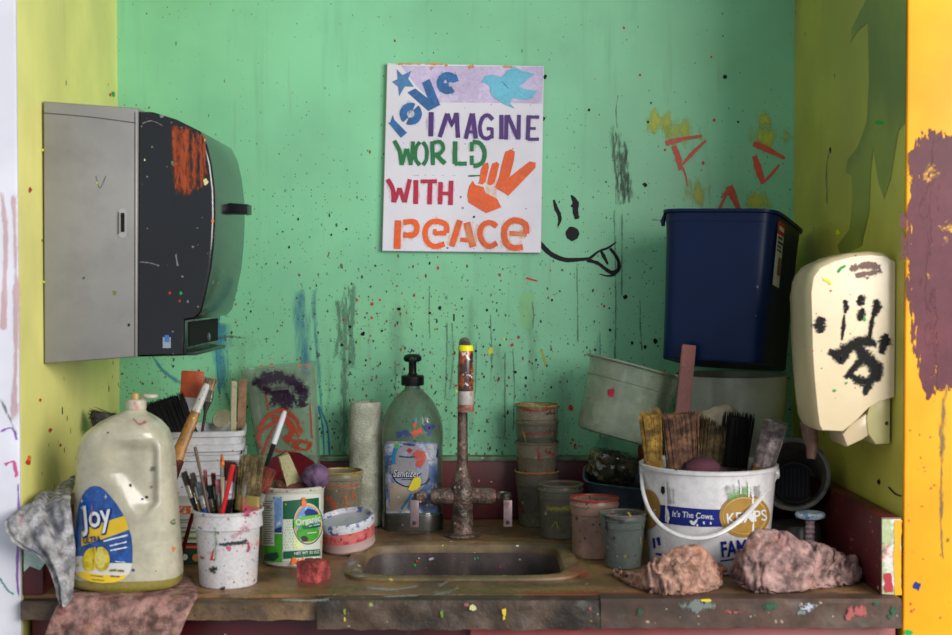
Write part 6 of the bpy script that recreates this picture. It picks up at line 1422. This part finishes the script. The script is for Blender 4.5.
# brushes in the white cup
gc = 'thin brushes bunched in the white cup'
def C(px, py, dy=0.0): return at(px, py, CUPC.y+dy)
Sil = M_ferr; wood = mat('varnished thin handle', (146,98,60), .35, var=.1); blk = flat('black thin handle', (20,20,22), .35); redh = flat('red thin handle', (186,30,36), .3); blueh = flat('blue thin handle', (40,70,130), .3); greenh = flat('dark green thin handle', (20,70,60), .3)
def bb(n, c): return bristle(n, c)
brush(C(240,575,.0), C(253,454,-.01), .037, .012, .062, .022, bb('khaki stiff bristles', (112,98,66)), mat('dull brass ferrule', (168,146,84), .4, metal=.5, var=.15), wood, 'widest flat brush in the white cup, with khaki bristles and a brass ferrule', group=gc, n=240, flare=1.02, jag=.06)
brush(C(230,572,.0), C(270,467,.004), .022, .010, .040, .016, bb('brick red bristles', (120,60,46)), Sil, wood, 'brick red flat brush at the right of the white cup', group=gc, n=150, flare=1.1)
brush(C(222,572,-.02), C(231,460,-.02), .019, .012, .030, .026, bb('dark maroon bristles', (74,40,36)), flat('shiny silver ferrule', (190,190,196), .2, metal=.9), blk, 'maroon round brush with a bright silver ferrule in the white cup', group=gc, n=140, flare=1.15, round_=True)
brush(C(228,575,.02), C(240,466,.02), .014, .010, .028, .02, bb('grey brown bristles', (90,74,62)), Sil, blk, 'grey-brown brush between the silver and the khaki one in the white cup', group=gc, n=110, flare=1.2, round_=True)
brush(C(224,575,-.03), C(222,454,-.03), .0065, .006, .018, .014, bb('orange tipped bristles', (206,112,50)), Sil, flat('cream thin handle', (190,170,140)), 'thin brush with an orange tip in the white cup', group=gc, n=40, flare=.6, round_=True)
brush(C(234,570,-.01), C(245,462,.03), .010, .008, .026, .014, bb('green grey bristles', (84,90,66)), Sil, greenh, 'green-grey brush behind the khaki brush in the white cup', group=gc, n=80, flare=1.0, round_=True)
for (tx, ty, dy, w, hc, bc_, lb) in [(183,471,-.02,.009,blk,(52,44,40),'leftmost thin brush fanned out of the white cup, dark tipped'),(188,478,.01,.008,wood,(84,70,56),'thin brown brush second from the left in the white cup'),(192,472,-.03,.007,greenh,(60,52,46),'thin green-handled brush third from the left in the white cup'),
                              (198,481,-.035,.009,blueh,(76,84,90),'thin blue-handled brush leaning left in the white cup'),(203,476,.02,.008,wood,(190,92,80),'thin brush with a coral pink tip in the white cup'),(209,484,-.01,.009,greenh,(40,60,60),'thin brush with a dark teal tip in the white cup'),
                              (213,472,.03,.008,blk,(120,60,50),'thin brush with a rusty tip at the back of the white cup'),(218,478,-.02,.010,wood,(200,130,140),'thin brush with a pale pink tip in the white cup'),(258,476,.02,.010,blk,(66,50,60),'thin plum-tipped brush leaning right in the white cup'),(248,470,-.03,.007,wood,(96,80,60),'thin umber brush in front of the khaki brush in the white cup')]:
    bx = CUPC.x*F/CUPC.y+476; brush(C(bx+(tx-bx)*.25, 570, dy*.5), C(tx, ty, dy), w, w*.8, .022, .018, bb('bristles %d %d %d' % bc_, bc_), Sil, hc, lb, group=gc, n=45, flare=1.0, round_=True)
def rod(b, t, r0, r1, m, label, name='slender_rod', cat='stick', tip=None, group=None):
    b, t = Vector(b), Vector(t); L = (t-b).length; o = thing(name, label, cat, b, frame_rot(t-b), group) if tip else None
    mb = MB(); mb.tube([(0,0,0),(0,0,L*.3),(0,0,L*.8),(0,0,L*(.80 if tip else .99)),(0,0,L*(.801 if tip else 1.0))], [r0,r0*1.1,(r0+r1)/2,r1,r1*.9], m, 14)
    if not tip:
        o = mb.build(name, None, b); o.rotation_mode = 'QUATERNION'; o.rotation_quaternion = frame_rot(t-b); return props(o, label, cat, group)
    part('shaft', mb, o); mb = MB(); mb.tube([(0,0,L*.80),(0,0,L*.97),(0,0,L)], [r1*1.02,r1*1.05,r1*.7], tip, 14); part('painted_end', mb, o, 'white end with a blue tip'); return o
rod(C(222,572,-.03), C(195,447,-.035), .0018, .0026, mat('dull brown rod', (86,66,52), .5), 'long plain brown stick leaning left in the white cup', group=gc)
rod(C(212,560,-.04), C(233,465,-.05), .0028, .0040, redh, 'bright red brush handle crossing in front in the white cup', group=gc)
rod(C(212,565,.03), C(205,470,.03), .0022, .0030, mat('pink rod', (200,110,120), .4), 'pink brush handle at the back of the white cup', group=gc)
rod(C(230,572,.034), C(285,411,.022), .0030, .0040, blk, 'long black and white brush handle leaning right above the yogurt tub', tip=mat('white handle end', (204,204,210), .35, fine=0, grime=[((40,80,140),40,.66,.7,.9)]), group=gc)

# ============================================================ RAGS
def cloth(name, hexc, g, **k):
    g = [(c, sc*.75, lo-.04, hi+.06, am*.72) for c, sc, lo, hi, am in g]
    return mat(name, hexc, .9, spec=.15, fine=260, var=.2, vscale=60, bump=1.0, bscale=420, gs=2.6, grime=g, **k)
M_ragA = cloth('peach stained rag', (186,146,128), [((196,112,74),14,.5,.66,.7),((128,110,116),10,.52,.7,.7),((130,84,76),26,.55,.7,.6),((210,180,166),40,.58,.7,.6)])
M_ragB = cloth('pink grey stained rag', (178,144,138), [((150,72,76),13,.54,.68,.6),((96,88,100),9,.54,.68,.8),((204,124,84),17,.6,.7,.7),((206,180,172),36,.56,.7,.6)])
def loaf(name, stations, m, label, seed, amp, dirx=.6):
    """crumpled cloth lying on the counter; stations (px, base_y, top_y, half depth)"""
    S = []
    for px, by, ty, hd in stations:
        b_ = on(px, by); Y = b_.y + hd; S.append((Vector(((px-476)/F*Y, Y, 0)), max(.004, zof(ty, Y)), hd))
    rs = []; n = 48; nu = 64
    org = S[len(S)//2][0].copy()
    for i in range(nu+1):
        t = i/nu*(len(S)-1); k = min(int(t), len(S)-2); u = t-k; u2 = u*u*(3-2*u)
        c = S[k][0].lerp(S[k+1][0], u); h = S[k][1]*(1-u2)+S[k+1][1]*u2; d = S[k][2]*(1-u2)+S[k+1][2]*u2
        e = sqrt(max(0.0, 1-(abs(i/nu-.5)*2)**8)); ring = []
        for j in range(n):
            a = 2*pi*j/n; y = cos(a)*d*max(e,.12); z = sin(a)
            z = h*e*abs(z)**.8 if z > 0 else -.002
            q = Vector((c.x, c.y+y, z)); s_ = Vector((seed*5.1, seed*2.3, 0))
            if z > 0:
                al, cc = q.x*.82 - q.z*dirx + q.y*.3, q.z*1.0 + q.x*dirx*.9 - q.y*.5      # along and across the folds
                w1 = noise.noise(Vector((q.x*24, q.y*26, q.z*20))+s_)
                w2 = 1-abs(noise.noise(Vector((al*13, cc*46, q.y*18))+s_))*3.0
                w3 = 1-abs(noise.noise(Vector((al*40, cc*130, q.y*60))+s_))*2.6; w4 = noise.noise(q*420+s_)
                cut = max(0.0, .22-abs(noise.noise(Vector((al*9+3, cc*30, q.y*12))+s_)))
                f = amp*(w1*1.2 + (max(w2,-.6)+.6)**.8*.5 - .5 - cut*2.5)
                nrm = Vector((0, cos(a)/max(d,.01), max(sin(a),0.1)/max(h,.01))).normalized()
                q += nrm*f*min(1.0, .25+z/.02) + Vector((w1*amp*.6, 0, 0)); q.z = max(q.z, .0006)
            else: q.z = .0006
            ring.append(q - Vector((org.x, org.y, 0)))
        rs.append(ring)
    mb = MB(); mb.rings(rs, m); o = mb.build(name, None, (org.x, org.y, CZ+.0002), sharp=2.5); return props(o, label, 'rag')
rag_a = loaf('crumpled_rag', [(610,576,570,.006),(618,580,569,.009),(634,588,573,.014),(650,594,571,.022),(664,596,563,.030),(682,596,555,.034),(700,594,556,.034),(716,591,563,.030),(731,587,573,.018)], M_ragA, 'smaller peach crumpled rag with a twisted tail in front of the pail', 1, .0075)
rag_b = loaf('crumpled_rag', [(730,587,570,.016),(742,592,553,.028),(758,595,543,.036),(776,594,540,.040),(796,592,549,.042),(818,589,556,.040),(836,588,562,.032),(854,585,564,.028),(872,579,569,.014)], M_ragB, 'larger pink-grey crumpled rag right of the pail', 4, .0085, -.8)

def crumple(o, core_scale, grow, frames, amp_tex=None):
    """let the cloth outgrow its own size on a solid core so that it buckles into real folds, then keep the settled mesh"""
    me = o.data
    core = o.copy(); core.data = me.copy(); COL.objects.link(core)
    for v in core.data.vertices:
        v.co.x *= core_scale; v.co.y *= core_scale; v.co.z *= core_scale*.97
    core.modifiers.new('c', 'COLLISION'); core.collision.thickness_outer = .001; core.collision.cloth_friction = 30
    pm = bpy.data.meshes.new('fl'); L = .4; pm.from_pydata([(-L,-L,0),(L,-L,0),(L,L,0),(-L,L,0)], [], [[0,1,2,3]])
    fl = bpy.data.objects.new('fl', pm); COL.objects.link(fl); fl.location = (o.location.x, o.location.y, CZ-.0006)
    fl.modifiers.new('c', 'COLLISION'); fl.collision.thickness_outer = .001; fl.collision.cloth_friction = 30
    m = o.modifiers.new('cl', 'CLOTH'); st = m.settings
    st.quality = 4; st.mass = .15; st.tension_stiffness = 12; st.compression_stiffness = 12; st.shear_stiffness = 6; st.bending_stiffness = .25
    st.shrink_min = -grow; st.air_damping = 4; st.tension_damping = 8; st.compression_damping = 8
    m.collision_settings.distance_min = .0012; m.collision_settings.use_self_collision = True; m.collision_settings.self_distance_min = .0012; m.collision_settings.collision_quality = 2
    m.point_cache.frame_start = 1; m.point_cache.frame_end = frames+1
    for f in range(1, frames+1): scene.frame_set(f)
    dg = bpy.context.evaluated_depsgraph_get(); new = bpy.data.meshes.new_from_object(o.evaluated_get(dg))
    o.modifiers.clear(); o.data = new
    bpy.data.objects.remove(core); bpy.data.objects.remove(fl); scene.frame_set(1)
    b = bmesh.new(); b.from_mesh(new)
    for v in b.verts: v.co.z = max(v.co.z, .0004)
    bmesh.ops.subdivide_edges(b, edges=b.edges[:], cuts=1, use_grid_fill=True, smooth=1.0)
    for v in b.verts:
        if v.co.z > .003: v.co += v.co.normalized()*(noise.noise(v.co*380)*.0007)
    b.to_mesh(new); b.free()
    new.polygons.foreach_set('use_smooth', [True]*len(new.polygons)); new.update()
    return o
crumple(rag_a, .84, .26, 16); crumple(rag_b, .84, .26, 16)
def sheet(name, rows, m, label, cat, thick, amp, fold, nu=70, nv=70, org=None, seed=0, uf=None):
    """cloth sheet through rows of world points, with folds and real thickness"""
    R = len(rows); Cn = len(rows[0])
    def cr(p0,p1,p2,p3,t): return 0.5*((2*p1)+(p2-p0)*t+(2*p0-5*p1+4*p2-p3)*t*t+(3*p1-p0-3*p2+p3)*t**3)
    def row(i, u):
        t = u*(Cn-1); k = min(int(t), Cn-2); f = t-k; r = rows[i]
        return cr(r[max(k-1,0)], r[k], r[k+1], r[min(k+2,Cn-1)], f)
    def S(u, v):
        t = v*(R-1); k = min(int(t), R-2); f = t-k
        return cr(row(max(k-1,0),u), row(k,u), row(k+1,u), row(min(k+2,R-1),u), f)
    P_ = [[S(i/nu, j/nv) for i in range(nu+1)] for j in range(nv+1)]
    def nrm(j, i):
        a = P_[j][min(i+1,nu)]-P_[j][max(i-1,0)]; b = P_[min(j+1,nv)][i]-P_[max(j-1,0)][i]; c = a.cross(b)
        return c.normalized() if c.length > 1e-12 else Vector((0,-1,0))
    org = org or P_[nv//2][nu//2]; top, bot = [], []
    for j in range(nv+1):
        for i in range(nu+1):
            p, nn = P_[j][i], nrm(j, i)
            if nn.y > 0 and abs(nn.y) > abs(nn.z): nn = -nn
            if nn.z < 0 and abs(nn.z) >= abs(nn.y): nn = -nn
            u, v = i/nu, j/nv
            d = (uf(u, v) if uf else 1.0)*fold*(noise.noise(Vector((u*5+seed, v*1.6, seed)))+.5*noise.noise(Vector((u*11, v*3+seed, seed)))) + amp*(noise.noise(p*60)*.6+noise.noise(p*240)*.4)
            e = min(u, 1-u, v, 1-v); th = thick*min(1, .35+e*14)
            top.append(p+nn*(d+th)-org); bot.append(p+nn*d-org)
    W_ = nu+1; vs = top+bot; o_ = len(top); fs = []
    for j in range(nv):
        for i in range(nu):
            a = j*W_+i; fs.append([a, a+1, a+1+W_, a+W_]); fs.append([o_+a, o_+a+W_, o_+a+1+W_, o_+a+1])
    bd = [j*W_ for j in range(nv+1)], [j*W_+nu for j in range(nv+1)], list(range(W_)), [nv*W_+i for i in range(W_)]
    for L_ in bd:
        for a, b in zip(L_, L_[1:]): fs.append([a, b, b+o_, a+o_])
    b = bmesh.new(); vv = [b.verts.new(p) for p in vs]
    for f in fs: b.faces.new([vv[k] for k in f])
    bmesh.ops.recalc_face_normals(b, faces=b.faces)
    mb = MB(); mb.bm(b, m); o = mb.build(name, None, org, sharp=2.5); return props(o, label, cat)
M_tow = cloth('rosy stained towel', (170,132,122), [((160,70,76),11,.52,.68,.7),((110,84,80),8,.52,.7,.6),((196,184,90),12,.62,.70,.8),((206,120,80),15,.62,.72,.6),((200,170,160),30,.56,.7,.5)])
def tp_(pxs, y, Y): return [at(px, y, Y) for px in pxs]
rows = []
for Yk, l, r in ((2.03,70,190),(1.97,68,193),(1.91,64,196)):
    rows.append([Vector(((px-476)/F*Yk, Yk, CZ+.0008)) for px in (l, l+(r-l)/3, l+(r-l)*2/3, r)])
rows.append([Vector(((px-476)/F*1.872, 1.872, CZ+.0006)) for px in (60,105,150,195)])
rows.append([Vector(((px-476)/F*1.863, 1.860, CZ-.010)) for px in (54,100,145,190)])
for z, l, r in ((-.03,47,183),(-.055,42,176),(-.09,38,168),(-.13,38,160)):
    rows.append([Vector(((px-476)/F*1.858, 1.855, CZ+z)) for px in (l, l+(r-l)/3, l+(r-l)*2/3, r)])
sheet('towel', rows, M_tow, 'rosy stained towel under the soap jug, hanging over the counter edge', 'towel', .0034, .0016, .013, uf=lambda u, v: max(0, min(1, (v-.42)*4)), seed=3, nu=80, nv=80)
M_lr = cloth('grey speckled rag', (178,176,178), [((70,76,120),16,.54,.66,.8),((150,70,76),14,.58,.68,.7),((206,200,190),22,.52,.66,.6),((100,104,110),12,.55,.7,.6)])
Q = [[(26,514,1.935),(38,503,1.985),(56,490,2.03),(78,474,2.085)],
     [(14,517,1.87),(30,507,1.90),(50,497,1.94),(74,486,2.01)],
     [(5,522,1.852),(22,518,1.858),(46,508,1.885),(70,500,1.885)],
     [(6,531,1.850),(26,530,1.852),(48,522,1.868),(72,516,1.875)],
     [(16,541,1.853),(34,542,1.853),(54,538,1.858),(73,533,1.872)],
     [(34,549,1.856),(46,553,1.856),(60,553,1.858),(74,551,1.880)],
     [(46,560,1.858),(54,566,1.858),(64,569,1.858),(73,568,1.876)],
     [(54,578,1.858),(60,582,1.858),(66,584,1.858),(72,584,1.870)],
     [(60,603,1.858),(63,606,1.858),(66,606,1.858),(69,603,1.862)]]
sheet('paint_rag', [[at(*q) for q in r] for r in Q], M_lr, 'stiff grey rag speckled blue and red, draped over the left board', 'rag', .006, .002, .014, uf=lambda u, v: .3+.7*(1-v)*min(1, v*4), seed=7, nu=60, nv=90)
# pieces that belong to a part go one level below it (all share the thing's origin)
def below(root, parent_name, *names):
    kids = {k.name.split('.')[0]: k for k in root.children}
    for n in names: kids[n].parent = kids[parent_name]
below(joy, 'cap', 'flip_lid'); below(joy, 'jug', 'label')
below(san, 'bottle', 'label'); below(yog, 'tub', 'label'); below(pail, 'tub', 'label')
below(tap, 'spout', 'nozzle_sleeve', 'nozzle_tape', 'aerator', 'yellow_daub')
below(disp, 'metal_cabinet', 'lock_slot'); below(disp, 'cover', 'sticker', 'lever', 'outlet')
below(wb, 'bin', 'sticker', 'wire_hook')
